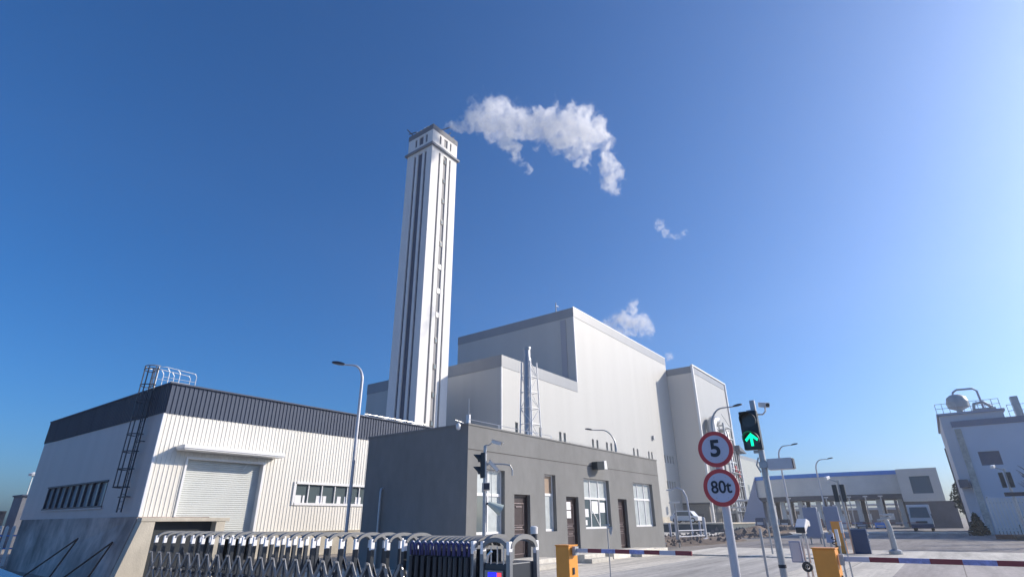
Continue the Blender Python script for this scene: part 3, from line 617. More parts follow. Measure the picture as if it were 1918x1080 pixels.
# pipe tower in front of the annex
pt = thing("pipe_tower", "steel pipe and duct tower with a hooded duct in front of the grey annex", "pipe tower", (160, 45, 0))
c = MB(); TX0, TX1, TY = 157.0, 164.0, 45.6
for x in (TX0, TX1):
    for y in (TY-1.6, TY+1.6): c.box(x-0.22, x+0.22, y-0.22, y+0.22, 0, 26.3)
for k in range(8):
    z = 3.2*(k+1)
    for y in (TY-1.6, TY+1.6): c.box(TX0+0.22, TX1-0.22, y-0.13, y+0.13, z-0.15, z+0.15); 
    for x in (TX0, TX1): c.box(x-0.12, x+0.12, TY-1.38, TY+1.38, z-0.15, z+0.15)
    if k % 2 == 0: c.bar((TX0, TY-1.6, z), (TX1, TY-1.6, z+3.1), 0.14)
    else: c.bar((TX1, TY-1.6, z), (TX0, TY-1.6, z+3.1), 0.14)
c.build("frame", M_steel, pt)
c = MB(); c.tube([(153.5, 46.2, 17), (153.5, 46.2, 24.5), (154.1, 46.2, 26), (155.5, 46.2, 26.9), (158, 46.2, 27.2)], 1.3, 16); c.build("hood_duct", M_steel, pt, smooth=True)
for (x, r, m_) in ((158.2, 0.35, M_pole), (160.0, 0.5, M_steel), (161.9, 0.3, M_ladder), (166.5, 0.35, M_ladder), (168.5, 0.25, M_pole)):
    c = MB(); c.tube([(x, 44.2, 0), (x, 44.2, 23.5 if x < 162 else 20), (x+0.6, 44.6, 24.5 if x < 162 else 21), (x+1.4, 46.1, 24.8 if x < 162 else 21.2)], r, 10); c.build("riser_pipe", m_, pt, smooth=True)
c = MB(); c.hexa([(164, 42.5, 19.4), (170.5, 42.5, 19.0), (170.5, 46, 19.0), (164, 46, 19.4)], [(164, 42.5, 20.8), (170.5, 42.5, 19.2), (170.5, 46, 19.2), (164, 46, 20.8)]); c.build("side_platform", M_fascia, pt)
for z in (3.4, 9.8, 13.0): c = MB(); c.box(TX0-1.4, TX1+2, TY-2.6, TY-1.85, z, z+0.12); c.tube([(TX0-1.4, TY-2.55, z+1.1), (TX1+2, TY-2.55, z+1.1)], 0.06, 6); c.build("walkway", M_steel, pt)
c = MB(); 
for (x, z) in ((150.5, 11.5), (160.5, 13.5), (163, 12.2)): c.box(x, x+0.9, 43.4, 43.8, z, z+1.6)
c.build("hazard_panel", M_red, pt)
# small building past the annex
sb = thing("low_annex", "low pale side building between the tall annex and the ramp", "building", (185, 48, 0))
c = MB(); c.box(179.5, 206, 47.9, 70, 5.5, 19.2); c.build("wall", mat("pale_green_grey_sheet", (0.33,0.36,0.35), 0.6, 0, 0.03, 0.3), sb); c = MB(); c.box(179.45, 206.1, 47.85, 70.1, 19.202, 20.2); c.build("parapet_band", M_plantband, sb)
c = MB(); c.box(179.5, 206, 47.9, 70, 0, 5.498); c.build("base_wall", M_conc, sb)
for x in (187.0, 188.3): c = MB(); c.box(x, x+0.6, 47.84, 47.95, 8.5, 11.5); c.build("window", M_glass, sb)
# steel stack with lattice tower
st = thing("steel_stack", "slim steel stack held in a white lattice tower in front of the boiler hall", "stack", (66.9, 47, 0))
c = MB(); c.lathe((66.9, 47, 0), [(0.62, 0), (0.62, 25.0), (0.5, 25.2), (0.5, 26.5), (0.62, 26.5), (0.62, 26.85), (0.40, 26.85), (0.40, 25)], 24); c.build("flue", M_steel, st, smooth=True)
S = [(65.9, 45.6), (69.0, 45.6), (69.0, 48.4), (65.9, 48.4)]; c = MB()
def taper(p, z):
    k = 1.0 - 0.42*(z/24.5); cx, cy = 67.3, 47.0
    return (cx + (p[0]-cx)*k, cy + (p[1]-cy)*k, z)
for p in S: c.tube([taper(p, 0), taper(p, 24.5)], 0.11, 8)
c.build("tower_leg", M_trim, st)
c = MB(); zz = [0.5 + 2.4*k for k in range(11)]
for k, z in enumerate(zz[:-1]):
    for i in range(4):
        a, b2 = S[i], S[(i+1) % 4]; c.tube([taper(a, z), taper(b2, z)], 0.06, 6)
        if (k + i) % 2: a, b2 = b2, a
        c.tube([taper(a, z), taper(b2, z+2.4)], 0.05, 6)
c.build("lattice", M_trim, st)
# ================================================================ STREET LAMPS
def lamp(loc, h, arm, length, label, r=0.09, m=M_pole):
    """tapered pole with a swept arm ending in a flat lamp head; arm = (dx,dy) unit direction"""
    x, y = loc; L = thing("street_lamp", label, "street lamp", (x, y, 0), "street lamps around the plant")
    dx, dy = arm; r2 = length*0.55
    c = MB(); pts = [(x, y, 0), (x, y, h*0.5), (x, y, h - r2*1.5)]
    for k in range(1, 9):
        t = math.pi/2*k/8; pts.append((x + dx*r2*(1-math.cos(t)), y + dy*r2*(1-math.cos(t)), h - r2*1.5 + r2*1.4*math.sin(t)))
    e = pts[-1]; pts.append((e[0] + dx*(length-r2), e[1] + dy*(length-r2), e[2] + 0.04))
    c.tube(pts, r, 10, r1=r*0.45); c.build("pole", m, L, smooth=True)
    c = MB(); c.lathe((x, y, 0), [(0, 0.02), (r*2.2, 0.02), (r*2.2, 0.05), (r*1.3, 0.3), (r*1.05, 0.32)], 14); c.build("base_flange", m, L)
    e = pts[-1]; s = (-dy, dx); hd = MB()
    a0 = Vector((e[0]-dx*0.05, e[1]-dy*0.05, e[2])); D = Vector((dx, dy, 0.16)); Sd = Vector((s[0], s[1], 0)); hl = 0.62*max(1, r/0.09); U = Vector((0, 0, 1))
    rings = []
    for t, wd, tk in ((0, 0.06, 0.05), (0.2, 0.11, 0.08), (0.55, 0.15, 0.09), (0.9, 0.12, 0.06), (1.0, 0.05, 0.03)):
        p = a0 + D*hl*t; f_ = max(1, r/0.09)
        rings.append([p + Sd*wd*f_ - U*tk*0.4*f_, p - Sd*wd*f_ - U*tk*0.4*f_, p - Sd*wd*0.8*f_ + U*tk*f_, p + Sd*wd*0.8*f_ + U*tk*f_])
    vs = [q for rg in rings for q in rg]; fs = [(0,1,2,3), tuple(range(16, 20))[::-1]]
    for i in range(4):
        for k in range(4): fs.append((4*i+k, 4*i+(k+1) % 4, 4*i+4+(k+1) % 4, 4*i+4+k))
    hd.add(vs, fs); hd.build("lamp_head", M_ladder, L)
    return L
lamp((15.26, 20.0), 8.35, (-0.55, 0.835), 0.95, "tall grey street lamp in front of the cream warehouse wall", 0.075)
lamp((50.0, 24.6), 10.0, (-0.55, 0.835), 2.3, "grey street lamp rising behind the gatehouse roof against the boiler hall", 0.10, M_steel)
lamp((56.4, 16.9), 12.1, (0.2, -0.98), 2.3, "street lamp behind the round speed sign", 0.13, M_steel)
lamp((86.8, 17.3), 11.3, (0.2, -0.98), 1.9, "street lamp just right of the near traffic signal, left of the ramp", 0.13, M_pole)
lamp((122.0-6.5, 17.2), 11.6, (0.2, -0.98), 2.2, "thin street lamp in front of the middle of the ramp's grey parapet", 0.14, M_pole)
# ================================================================ TRAFFIC SIGNALS AND SIGNS
def signal(loc, label, lit=True, extra=True, ph=3.55, zoff=0.0, sidebox=True):
    x, y = loc; T = thing("traffic_signal", label, "traffic light", (x, y, 0), "lane signals at the gate")
    c = MB(); c.tube([(x, y, 0), (x, y, ph)], 0.058, 16, r1=0.046); c.build("pole", M_steel, T, smooth=True)
    c = MB(); c.lathe((x, y, 0), [(0, 0.125), (0.12, 0.125), (0.12, 0.14), (0.06, 0.15), (0.055, 0.25), (0.046, 0.26)], 16); c.build("base_flange", M_steel, T)
    z0 = 2.70; z1 = 3.36; cy = y + 0.09; xf = x - 0.10
    c = MB(); c.box(xf-0.02, xf+0.10, cy-0.15, cy+0.15, z0, z1); c.build("housing", M_signal, T, bevel=0.015)
    c = MB(); c.box(x-0.02, x+0.05, y-0.03, y+0.12, z1-0.02, z1+0.03); c.box(x-0.02, x+0.05, y-0.03, y+0.12, z0-0.05, z0-0.005); c.build("bracket", M_steel, T)
    for k, zc in enumerate((z1-0.17, z0+0.165)):
        v = MB(); n = 14; vs = []; r_ = 0.135
        for i in range(n+1):
            t = math.pi*(-0.15 + 1.3*i/n)
            for (rr, dep) in ((r_, 0.0), (r_, 0.20*(0.35+0.65*math.sin(max(0, min(math.pi, t))))), (r_-0.008, 0.20*(0.35+0.65*math.sin(max(0, min(math.pi, t))))), (r_-0.008, 0.0)):
                vs.append((xf-0.021-dep, cy + rr*math.cos(t), zc + rr*math.sin(t)))
        v.add(vs, [(4*i+q, 4*i+(q+1) % 4, 4*i+4+(q+1) % 4, 4*i+4+q) for i in range(n) for q in range(3)])
        v.build("visor", M_signal, T)
        l_ = MB(); l_.disc((cy, zc), 'x', 0.0, 0.125, xf-0.028, xf-0.021, 24); lo = l_.build("lens", M_lens, T)
        if lit and k == 1:
            a = MB(); q = 0.028; X0, X1 = xf-0.036, xf-0.029
            a.box(X0, X1, cy-q*0.75, cy+q*0.75, zc-0.105, zc+0.05)
            a.prism([(cy, zc+0.115), (cy-0.108, zc+0.01), (cy-0.088, zc-0.028), (cy, zc+0.055)], 'x', X0-0.001, X1-0.001)
            a.prism([(cy, zc+0.115), (cy, zc+0.055), (cy+0.088, zc-0.028), (cy+0.108, zc+0.01)], 'x', X0-0.001, X1-0.001)
            a.build("green_arrow", M_green, lo)
    if sidebox:
        c = MB(); c.box(x-0.06, x+0.12, y-0.46, y-0.07, 2.36, 2.54); bx = c.build("strobe_box", M_pole, T, bevel=0.008)
        c = MB(); c.box(x-0.05, x+0.11, y-0.475, y-0.462, 2.37, 2.53); c.build("end_plate", M_ladder, bx)
        c = MB(); c.box(x-0.07, x+0.07, y-0.07, y+0.06, 2.40, 2.50); c.tube([(x-0.06, y+0.05, 2.33), (x-0.06, y+0.1, 2.45), (x-0.06, y+0.05, 2.57)], 0.014, 6); c.build("clamp", M_steel, T)
    if extra:
        cm = thing("bullet_camera", extra, "security camera", (x, y, 3.3), "cameras on the signal poles")
        c = MB(); c.tube([(x, y-0.04, 3.30), (x, y-0.14, 3.29), (x-0.02, y-0.2, 3.34), (x-0.02, y-0.2, 3.40)], 0.014, 8); c.box(x-0.05, x+0.05, y-0.05, y+0.05, 3.27, 3.33); c.build("bracket", M_camw, cm)
        c = MB(); p = Vector((x+0.05, y-0.12, 3.47)); q = Vector((x-0.12, y-0.27, 3.42)); c.bar(p, q, 0.09, 0.085); c.build("housing", M_camw, cm, bevel=0.012)
        c = MB(); d = (q-p).normalized(); c.tube([q, q+d*0.012], 0.034, 12); c.build("lens", M_lens, cm)
    return T
sg = signal((10.3, 2.32), "traffic signal showing a green arrow on the right hand pole", True, "white bullet camera on top of the green arrow signal pole")
c = MB(); c.tube([(10.3, 2.32, 0.88), (10.3, 2.32, 0.93)], 0.0595, 16); c.build("tape_band", M_black, sg)
sg2 = copy_tree(sg, (12.0, 9.93, 0), "unlit traffic signal pole in front of the gatehouse's near corner", R(-48))
for ch_ in kids(sg2):
    if ch_.name.startswith("lens"):
        for a_ in kids(ch_): bpy.data.objects.remove(a_)
    elif ch_.name.startswith("tape"): bpy.data.objects.remove(ch_)
# cameras on the left pole
def wcam(x, y, z, d, label, ln=0.3, side=0.18):
    cm = thing("bullet_camera", label, "security camera", (x, y, z), "cameras on the signal poles")
    d = Vector(d).normalized(); s = Vector((0.6, -0.8, 0)) * side
    p = Vector((x, y, z)) + s
    c = MB(); c.tube([(x, y, z-0.1), Vector((x, y, z-0.1)) + s*0.6, p + Vector((0, 0, -0.04))], 0.014, 8); c.build("bracket", M_steel, cm)
    c = MB(); c.bar(p, p + d*ln, 0.10, 0.09); c.build("housing", M_camw, cm, bevel=0.012)
    c = MB(); c.bar(p + Vector((0, 0, 0.055)), p + d*(ln+0.08) + Vector((0, 0, 0.055)), 0.12, 0.01); c.build("sunshade", M_camw, cm)
    c = MB(); c.tube([p + d*ln, p + d*(ln+0.012)], 0.036, 12); c.build("lens", M_lens, cm)
wcam(12.0, 9.93, 3.66, (0.5, -0.75, -0.25), "white bullet camera on top of the pole at the gatehouse corner", 0.28)
wcam(12.0, 9.93, 3.12, (0.55, -0.5, -0.75), "white bullet camera tilted down on the middle of the left signal pole", 0.34, 0.12)
hn = thing("horn_speaker", "pale flared horn speaker low on the left signal pole", "loudspeaker", (12.0, 9.93, 2.0))
c = MB(); hd_ = Vector((0.62, -0.62, -0.45)).normalized(); p0 = Vector((12.0, 9.93, 2.05)) + Vector((0.06, -0.08, 0)); 
c.tube([p0, p0+hd_*0.1, p0+hd_*0.2, p0+hd_*0.3, p0+hd_*0.40], 0.05, 20, r1=0.15); c.build("horn", mat("horn_plastic", (0.45,0.52,0.48), 0.5), hn, smooth=True)
c = MB(); c.tube([(12, 9.93, 2.0), p0], 0.025, 8); c.build("bracket", M_ladder, hn)
ar = thing("lamp_arm", "curved grey cable arm on the left signal pole in front of the first window", "bracket arm", (12.0, 9.93, 3.0))
c = MB(); c.tube([(12.03, 9.9, 3.06), (12.3, 9.55, 3.05), (12.42, 9.38, 3.02), (12.46, 9.33, 2.9), (12.46, 9.33, 2.75)], 0.022, 8); c.tube([(12.1, 9.8, 3.05), (12.12, 9.78, 1.9)], 0.01, 6); c.build("arm", M_steel, ar)

# round signs
def text_mesh(body, size, m, parent, name, at, bold=0.012, squeeze=1.0):
    cu = bpy.data.curves.new(name, 'FONT'); cu.body = body; cu.size = size; cu.align_x = 'CENTER'; cu.align_y = 'CENTER'; cu.extrude = 0.002; cu.offset = bold
    t = bpy.data.objects.new("tmp_text", cu); col.objects.link(t); bpy.context.view_layer.update()
    me = bpy.data.meshes.new_from_object(t.evaluated_get(bpy.context.evaluated_depsgraph_get())); bpy.data.objects.remove(t)
    off = parent_origin(parent)
    for v in me.vertices:
        x, y, z = v.co; v.co = (at[0] - z - off.x, at[1] - x*squeeze - off.y, at[2] + y - off.z)
    me.materials.clear(); me.materials.append(m)
    o = bpy.data.objects.new(name, me); col.objects.link(o); o.parent = parent
    return o
sp = thing("sign_post", "round grey post carrying the 5 and 80t signs", "sign post", (10.36, 3.09, 0))
c = MB(); c.tube([(10.38, 3.09, 0), (10.38, 3.09, 3.0)], 0.072, 18); c.build("post", M_pole, sp, smooth=True); c = MB(); c.lathe((10.36, 3.09, 0), [(0, 0.01), (0.13, 0.01), (0.13, 0.03), (0.056, 0.05)], 16); c.build("base_plate", M_steel, sp)
for (zc, body, size, sq, label) in ((2.77, "5", 0.40, 1.0, "round white speed sign reading 5 with a red rim"), (2.115, "80t", 0.29, 0.92, "round white weight sign reading 80t with a red rim")):
    s = thing("road_sign", label, "road sign", (10.29, 3.09, zc), "round signs on the post")
    c = MB(); c.disc((3.09, zc), 'x', 0, 0.243, 10.286, 10.296, 56); c.build("sign_face", M_signw, s)
    c = MB(); c.disc((3.09, zc), 'x', 0.243, 0.312, 10.284, 10.298, 56); c.build("red_rim", M_red, s)
    c = MB(); c.box(10.299, 10.31, 2.95, 3.23, zc-0.12, zc-0.08); c.box(10.299, 10.31, 2.95, 3.23, zc+0.08, zc+0.12); c.build("clamp", M_steel, s)
    for yy in (2.99, 3.19):
        for dz in (-0.17, 0.17): c = MB(); c.tube([(10.279, yy, zc+dz), (10.287, yy, zc+dz)], 0.009, 8); c.build("bolt", M_steel, s)
    text_mesh(body, size, M_black, s, "sign_text", (10.281, 3.09, zc), 0.012 if body == "5" else 0.005, sq)
tag(MB().tube([(30.5, 7.2, 0), (30.5, 7.2, 1.45)], 0.04, 8).build("slim_post", M_steel), "short slim post on the concrete strip right of the sign post", "post")
tp = tag(MB().tube([(13.0, 3.24, 0), (13.0, 3.24, 1.42)], 0.026, 10).build("slim_post", M_steel), "slim plain steel post between the sign post and the signal pole", "post")

# ================================================================ BARRIERS
def barrier(x, y0, y1, ylen, label, ztop=1.13, sgn=1):
    B = thing("boom_barrier", label, "barrier", (x, (y0+y1)/2, 0), "boom barriers")
    zb = 1.05 if y0 > 3 else 0.985
    c = MB(); c.box(x, x+0.34, y0, y1, 0, ztop); c.build("cabinet", M_orange, B, bevel=0.012)
    c = MB(); c.box(x-0.012, x+0.352, y0-0.012, y1+0.012, ztop+0.001, ztop+0.02); c.build("lid", M_orange, B)
    c = MB(); c.box(x+0.12, x+0.18, y0-0.02, y0-0.001, 0.62, 0.74); c.build("lock", M_black, B)
    c = MB(); c.box(x+0.10, x+0.24, y0-0.09, y0-0.021, zb-0.09, zb+0.07); c.build("hub", M_steel, B)
    seg = [M_boomw, M_boomred, M_boomblue, M_boomred, M_boomblue, M_boomred, M_boomw, M_boomred]
    n = len(seg); a = y0 - 0.05
    for k in range(n):
        q0 = a - (a-ylen)*k/n; q1 = a - (a-ylen)*(k+1)/n
        c = MB(); c.box(x+0.15, x+0.185, q1+0.001, q0, zb-0.036, zb+0.036); c.build("boom_section", seg[k], B)
    return B
barrier(10.21, 6.25, 6.56, 3.80, "orange barrier cabinet with a striped boom beside the gatehouse doors")
barrier(11.05, 1.64, 1.98, -1.6, "orange barrier cabinet with a striped boom in the foreground at lower right")
B3 = barrier(32.2, 4.25, 4.7, 1.2, "small far orange barrier cabinet beside the navy cabinet", 1.45)
for o in kids(B3):
    if o.name.startswith("boom_section") or o.name.startswith("hub"): bpy.data.objects.remove(o)
B4 = barrier(84.0, 12.2, 12.8, 3.0, "far striped boom lowered across the road in front of the truck", 1.2)
# props around the island
nc = thing("navy_cabinet", "navy blue control cabinet on the concrete strip across the lanes", "cabinet", (32.6, 3.4, 0))
c = MB(); c.box(32.4, 32.75, 3.3, 3.95, 0.06, 1.12); c.build("body", M_bluecab, nc, bevel=0.02); 
for z in (0.6, 0.9): c = MB(); c.tube([(32.5, 3.29, z), (32.5, 3.25, z)], 0.05, 10); c.build("lamp", M_camw, nc)
sd_ = thing("plate_reader_stand", "grey number plate reader stand right of the navy cabinet", "camera stand", (32.7, 2.6, 0))
c = MB(); c.lathe((32.7, 2.35, 0), [(0, 0.07), (0.28, 0.07), (0.28, 0.2), (0.13, 0.28), (0.12, 1.2)], 14); c.tube([(32.7, 2.35, 1.15), (32.7, 2.4, 1.45), (32.7, 2.45, 1.6)], 0.11, 10); c.build("column", M_steel, sd_)
c = MB(); c.bar((32.6, 2.75, 1.5), (32.6, 2.2, 1.62), 0.12, 0.1); c.bar((32.5, 2.55, 1.72), (32.8, 2.15, 1.74), 0.2, 0.09); c.build("camera_head", M_steel, sd_, bevel=0.02)
# plate camera with lamp in the island foreground
ic = thing("ticket_camera_stand", "white camera on twin tubes with a grey screen box left of the foreground orange cabinet", "camera stand", (12, 2.3, 0))
c = MB(); c.tube([(12.05, 2.30, 0.1), (12.05, 2.30, 1.30)], 0.022, 10); c.tube([(12.05, 2.22, 0.1), (12.05, 2.22, 1.30)], 0.022, 10); c.build("tube", M_polish, ic, smooth=True)
c = MB(); c.box(12.0, 12.09, 2.33, 2.52, 0.86, 1.22); c.build("screen_box", M_bluegrey, ic, bevel=0.01)
c = MB(); c.box(11.99, 12.01, 2.35, 2.5, 0.885, 1.195); c.build("screen_frame", M_pole, ic)
c = MB(); c.prism([(11.80, 1.36), (12.15, 1.48), (12.35, 1.46), (12.35, 1.56), (12.1, 1.60), (11.80, 1.46)], 'y', 2.15, 2.32); cmh = c.build("camera_body", M_camw, ic, bevel=0.015)
c = MB(); c.box(11.78, 11.799, 2.16, 2.31, 1.36, 1.455); c.build("lens", M_lens, cmh)
c = MB(); c.tube([(12.05, 2.24, 1.3), (12.05, 2.24, 1.4)], 0.03, 8); c.build("swivel", M_steel, ic)
c = MB(); c.disc((2.27, 0.80), 'x', 0.045, 0.085, 11.93, 12.02, 24); c.disc((2.27, 0.80), 'x', 0.0, 0.03, 11.95, 12.0, 16); c.build("dial", M_signal, ic)
c = MB(); c.bar((11.94, 2.27, 0.73), (11.94, 2.27, 0.87), 0.012); c.build("dial_pointer", M_polish, ic)
for i, (x, y, lb) in enumerate(((16.0, 2.25, "white strip lamp post behind the orange cabinet"), (20.0, 2.65, "slim cream strip lamp post beyond the barrier island"))):
    p = thing("strip_lamp_post", lb, "lamp post", (x, y, 0), "strip lamp posts on the island")
    c = MB(); c.tube([(x, y, 0), (x, y, 1.0 if i == 0 else 1.2)], 0.022, 8); c.build("post", M_steel, p); c = MB(); c.box(x-0.03, x+0.03, y-0.035, y+0.035, 1.0 if i == 0 else 1.2, 1.36 if i == 0 else 1.5); c.build("lamp_tube", M_camw, p, bevel=0.01)
kp = thing("keypad_stand", "grey keypad stand with coiled cable behind the orange cabinet", "keypad stand", (18, 2.7, 0))
c = MB(); c.tube([(18, 2.72, 0), (18, 2.72, 1.2), (17.9, 2.65, 1.3)], 0.035, 8); c.build("post", M_steel, kp); c = MB(); c.prism([(17.9, 1.0), (18.08, 1.0), (18.08, 1.24), (17.98, 1.24)], 'y', 2.62, 2.8); c.build("keypad", M_bluegrey, kp, bevel=0.01)
c = MB(); c.tube([(17.8 , 2.6+0.06*math.sin(k), 1.15-0.02*k) for k in range(14)], 0.014, 6); c.build("cable", M_black, kp)
# large back-to-back boards
for i, (y0, y1, z0, z1, lb) in enumerate(((7.25, 8.15, 0.40, 2.33, "larger blue grey display board behind the barriers"), (5.95, 6.85, 0.85, 2.36, "right hand blue grey display board behind the barriers"))):
    p = thing("display_board", lb, "board", (45, y0, 0), "blue grey display boards")
    c = MB(); c.box(45, 45.18, y0, y1, z0, z1); c.build("panel", M_bluegrey, p, bevel=0.02)
    c = MB(); c.box(45.19, 45.28, y0+0.1, y0+0.2, 0, z1); c.box(45.19, 45.28, y1-0.2, y1-0.1, 0, z1); c.build("leg", M_steel, p)
    c = MB(); c.box(44.97, 44.999, y0+0.06, y1-0.06, z0+0.06, z1-0.06); c.build("screen", mat("display_screen", (0.32,0.35,0.45), 0.5) if i == 0 else MATS["display_screen"], p)
sl = thing("strip_light_pole", "white tube light on a pole in front of the display boards", "lamp post", (40, 6.4, 0))
c = MB(); c.tube([(40, 6.40, 0), (40, 6.40, 0.75)], 0.05, 8); c.build("post", M_steel, sl); c = MB(); c.box(39.95, 40.05, 6.33, 6.47, 0.75, 2.0); c.build("tube_lamp", M_camw, sl)
# far signals
def far_signal(x, y, h, label, s=1.0):
    T = thing("traffic_signal", label, "traffic light", (x, y, 0), "lane signals at the gate")
    c = MB(); c.tube([(x, y, 0), (x, y, h)], 0.06, 10); c.build("pole", M_steel, T)
    for dy in (0.12, -0.22): c = MB(); c.box(x-0.12, x+0.1, y+dy, y+dy+0.2, h-1.0, h-0.2); c.build("housing", M_signal, T, bevel=0.02)
    c = MB(); c.bar((x, y, h-0.1), (x-0.1, y+0.45, h+0.1), 0.05); c.build("camera_arm", M_steel, T)
    c = MB(); c.bar((x-0.3, y+0.5, h+0.08), (x+0.1, y+0.4, h+0.16), 0.16, 0.15); c.build("camera", M_camw, T, bevel=0.02)
    return T
far_signal(32.6, 4.0, 3.35, "far lane signal with a white camera in front of the ramp")
T2 = far_signal(42.0, -3.15, 4.1, "lane signal with a white camera in front of the blue grey building")
c = MB(); c.box(41.9, 42.1, -3.9, -2.8, 2.65, 2.85); c.build("sign_bar", M_ladder, T2); 
# ================================================================ RETRACTABLE GATE
gx = 4.05; GW = 0.40; GH = 1.435
gt = thing("retractable_gate", "dark folding retractable gate with arched tops across the entrance", "gate", (gx, 6.5, 0))
gy = [9.99, 9.69, 9.39, 9.09, 8.78, 8.49, 8.22, 7.94, 7.66, 7.4, 7.13, 6.87, 6.61, 6.37, 6.13, 5.88, 5.62, 5.37, 5.12, 4.86, 4.62, 4.37]
gc = [4.22, 4.14, 4.06, 3.98, 3.9, 3.83, 3.77, 3.71, 3.65, 3.58, 3.52]
def arch_pts(y, z, w0, rise, n=10, x0=gx):
    return [(x0 + w0*k/n, y, z + rise*math.sin(math.pi*k/n)**0.8) for k in range(n+1)]
def arch_band(mb, y, z, w0, rise, wd, th, x0=gx, n=14):
    """flat curved band of width wd across y and thickness th"""
    vs = []
    for k in range(n+1):
        t = math.pi*k/n; ox = x0 + w0/2 - math.cos(t)*w0/2; oz = z + rise*math.sin(t)
        ix = x0 + w0/2 - math.cos(t)*(w0/2-th); iz = z + (rise-th)*math.sin(t)
        vs += [(ox, y-wd/2, oz), (ox, y+wd/2, oz), (ix, y+wd/2, iz), (ix, y-wd/2, iz)]
    fs = [(4*k+q, 4*k+(q+1) % 4, 4*k+4+(q+1) % 4, 4*k+4+q) for k in range(n) for q in range(4)] + [(0,1,2,3), tuple(range(4*n, 4*n+4))[::-1]]
    return mb.add(vs, fs)
def cap_box(mb, x, y, z): mb.box(x-0.024, x+0.024, y-0.016, y+0.016, z-0.10, z+0.004)
for i, y in enumerate(gy):
    c = MB()
    for x in (gx, gx+GW): c.box(x-0.021, x+0.021, y-0.019, y+0.019, 0.09, GH-0.095)
    c.box(gx+0.02, gx+GW-0.02, y-0.012, y+0.012, 0.95, 0.99); c.box(gx+0.02, gx+GW-0.02, y-0.012, y+0.012, 0.3, 0.34)
    fr = c.build("gate_frame", M_gate, gt)
    c = MB(); 
    for x in (gx, gx+GW): c = MB(); cap_box(c, x, y, GH-0.001); c.build("post_cap", M_gcap, fr, bevel=0.006)
    c = MB(); arch_band(c, y, GH-0.02, GW, 0.085, 0.05, 0.03); c.build("arch", M_arch, fr)
    # scissor links to the next frame, front and rear
    yn = gy[i+1] if i+1 < len(gy) else gc[0]; ym = (y+yn)/2
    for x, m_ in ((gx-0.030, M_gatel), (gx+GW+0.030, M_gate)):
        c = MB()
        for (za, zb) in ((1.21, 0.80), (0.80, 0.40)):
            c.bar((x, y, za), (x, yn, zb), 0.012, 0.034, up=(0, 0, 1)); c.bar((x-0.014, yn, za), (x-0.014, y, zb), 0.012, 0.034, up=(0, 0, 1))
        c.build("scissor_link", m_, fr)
    for yy, zz in ((y, 1.21), (ym, 1.0)): c = MB(); c.tube([(gx-0.062, yy, zz), (gx-0.01, yy, zz)], 0.017, 8); c.build("pivot", M_gatel, fr)
for i, y in enumerate(gc):
    c = MB()
    for x in (gx, gx+GW): c.box(x-0.022, x+0.022, y-0.026, y+0.026, 0.09, GH-0.08)
    c.tube([(gx-0.04, y, 0.12), (gx-0.04, y, GH-0.13)], 0.024, 8)
    fr = c.build("gate_frame", M_gate, gt)
    c = MB(); arch_band(c, y, GH-0.045, GW, 0.085, 0.04, 0.03); c.build("arch", M_arch, fr)
    c = MB(); c.tube([(gx-0.03, y-0.022, GH-0.12), (gx-0.035, y-0.024, GH-0.03), (gx-0.035, y, GH-0.008), (gx-0.035, y+0.024, GH-0.03), (gx-0.03, y+0.022, GH-0.12)], 0.011, 6); c.build("blue_loop", M_gblue, fr, smooth=True)
    c = MB(); c.lathe((gx-0.03, y, GH-0.012), [(0, -0.01), (0.014, -0.006), (0.015, 0.006), (0, 0.014)], 8); c.build("post_cap", M_gcap, fr)
# drive head
hy0, hy1 = 3.07, 3.36
hdp = MB(); hdp.box(gx-0.005, gx+GW+0.01, hy0+0.02, hy1-0.02, 0.06, 1.27); hb_ = hdp.build("drive_head", M_gate, gt, bevel=0.01)
c = MB()
for (x, y) in ((gx, hy0), (gx, hy1), (gx+GW, hy0), (gx+GW, hy1)): c.box(x-0.02, x+0.02, y-0.02, y+0.02, 0.06, GH-0.075)
c.box(gx-0.018, gx+0.018, 3.455, 3.49, 0.06, GH-0.075); c.box(gx+GW-0.018, gx+GW+0.018, 3.455, 3.49, 0.06, GH-0.075)
c.build("head_post", M_gatel, hb_)
c = MB()
for (x, y) in ((gx, hy0), (gx, hy1), (gx+GW, hy0), (gx+GW, hy1), (gx, 3.472)): cap_box(c, x, y, GH)
c.build("post_cap", M_gcap, hb_, bevel=0.006)
c = MB()
arch_band(c, hy0, GH-0.05, GW, 0.11, 0.045, 0.04); arch_band(c, hy1, GH-0.05, GW, 0.11, 0.045, 0.04); arch_band(c, 3.472, GH-0.05, GW, 0.09, 0.04, 0.03)
def arch_y(mb, x, y0, y1, z, rise, wd, th, n=14):
    vs = []
    for k in range(n+1):
        t = math.pi*k/n; cy = (y0+y1)/2; hw = (y1-y0)/2
        vs += [(x-wd/2, cy-math.cos(t)*hw, z+rise*math.sin(t)), (x+wd/2, cy-math.cos(t)*hw, z+rise*math.sin(t)), (x+wd/2, cy-math.cos(t)*(hw-th), z+(rise-th)*math.sin(t)), (x-wd/2, cy-math.cos(t)*(hw-th), z+(rise-th)*math.sin(t))]
    return mb.add(vs, [(4*k+q, 4*k+(q+1) % 4, 4*k+4+(q+1) % 4, 4*k+4+q) for k in range(n) for q in range(4)])
arch_y(c, gx, hy0, hy1, GH-0.05, 0.085, 0.045, 0.035); arch_y(c, gx+GW, hy0, hy1, GH-0.05, 0.085, 0.045, 0.035)
c.build("arch", M_arch, hb_)
c = MB(); 
for y in (3.13, 3.2, 3.27): c.tube([(gx, y, 1.26), (gx, y, 1.4)], 0.006, 6)
c.tube([(gx-0.005, 3.31, 1.27), (gx-0.005, 3.30, 1.33), (gx-0.005, 3.26, 1.36)], 0.012, 6); c.build("arch_bar", M_polish, hb_)
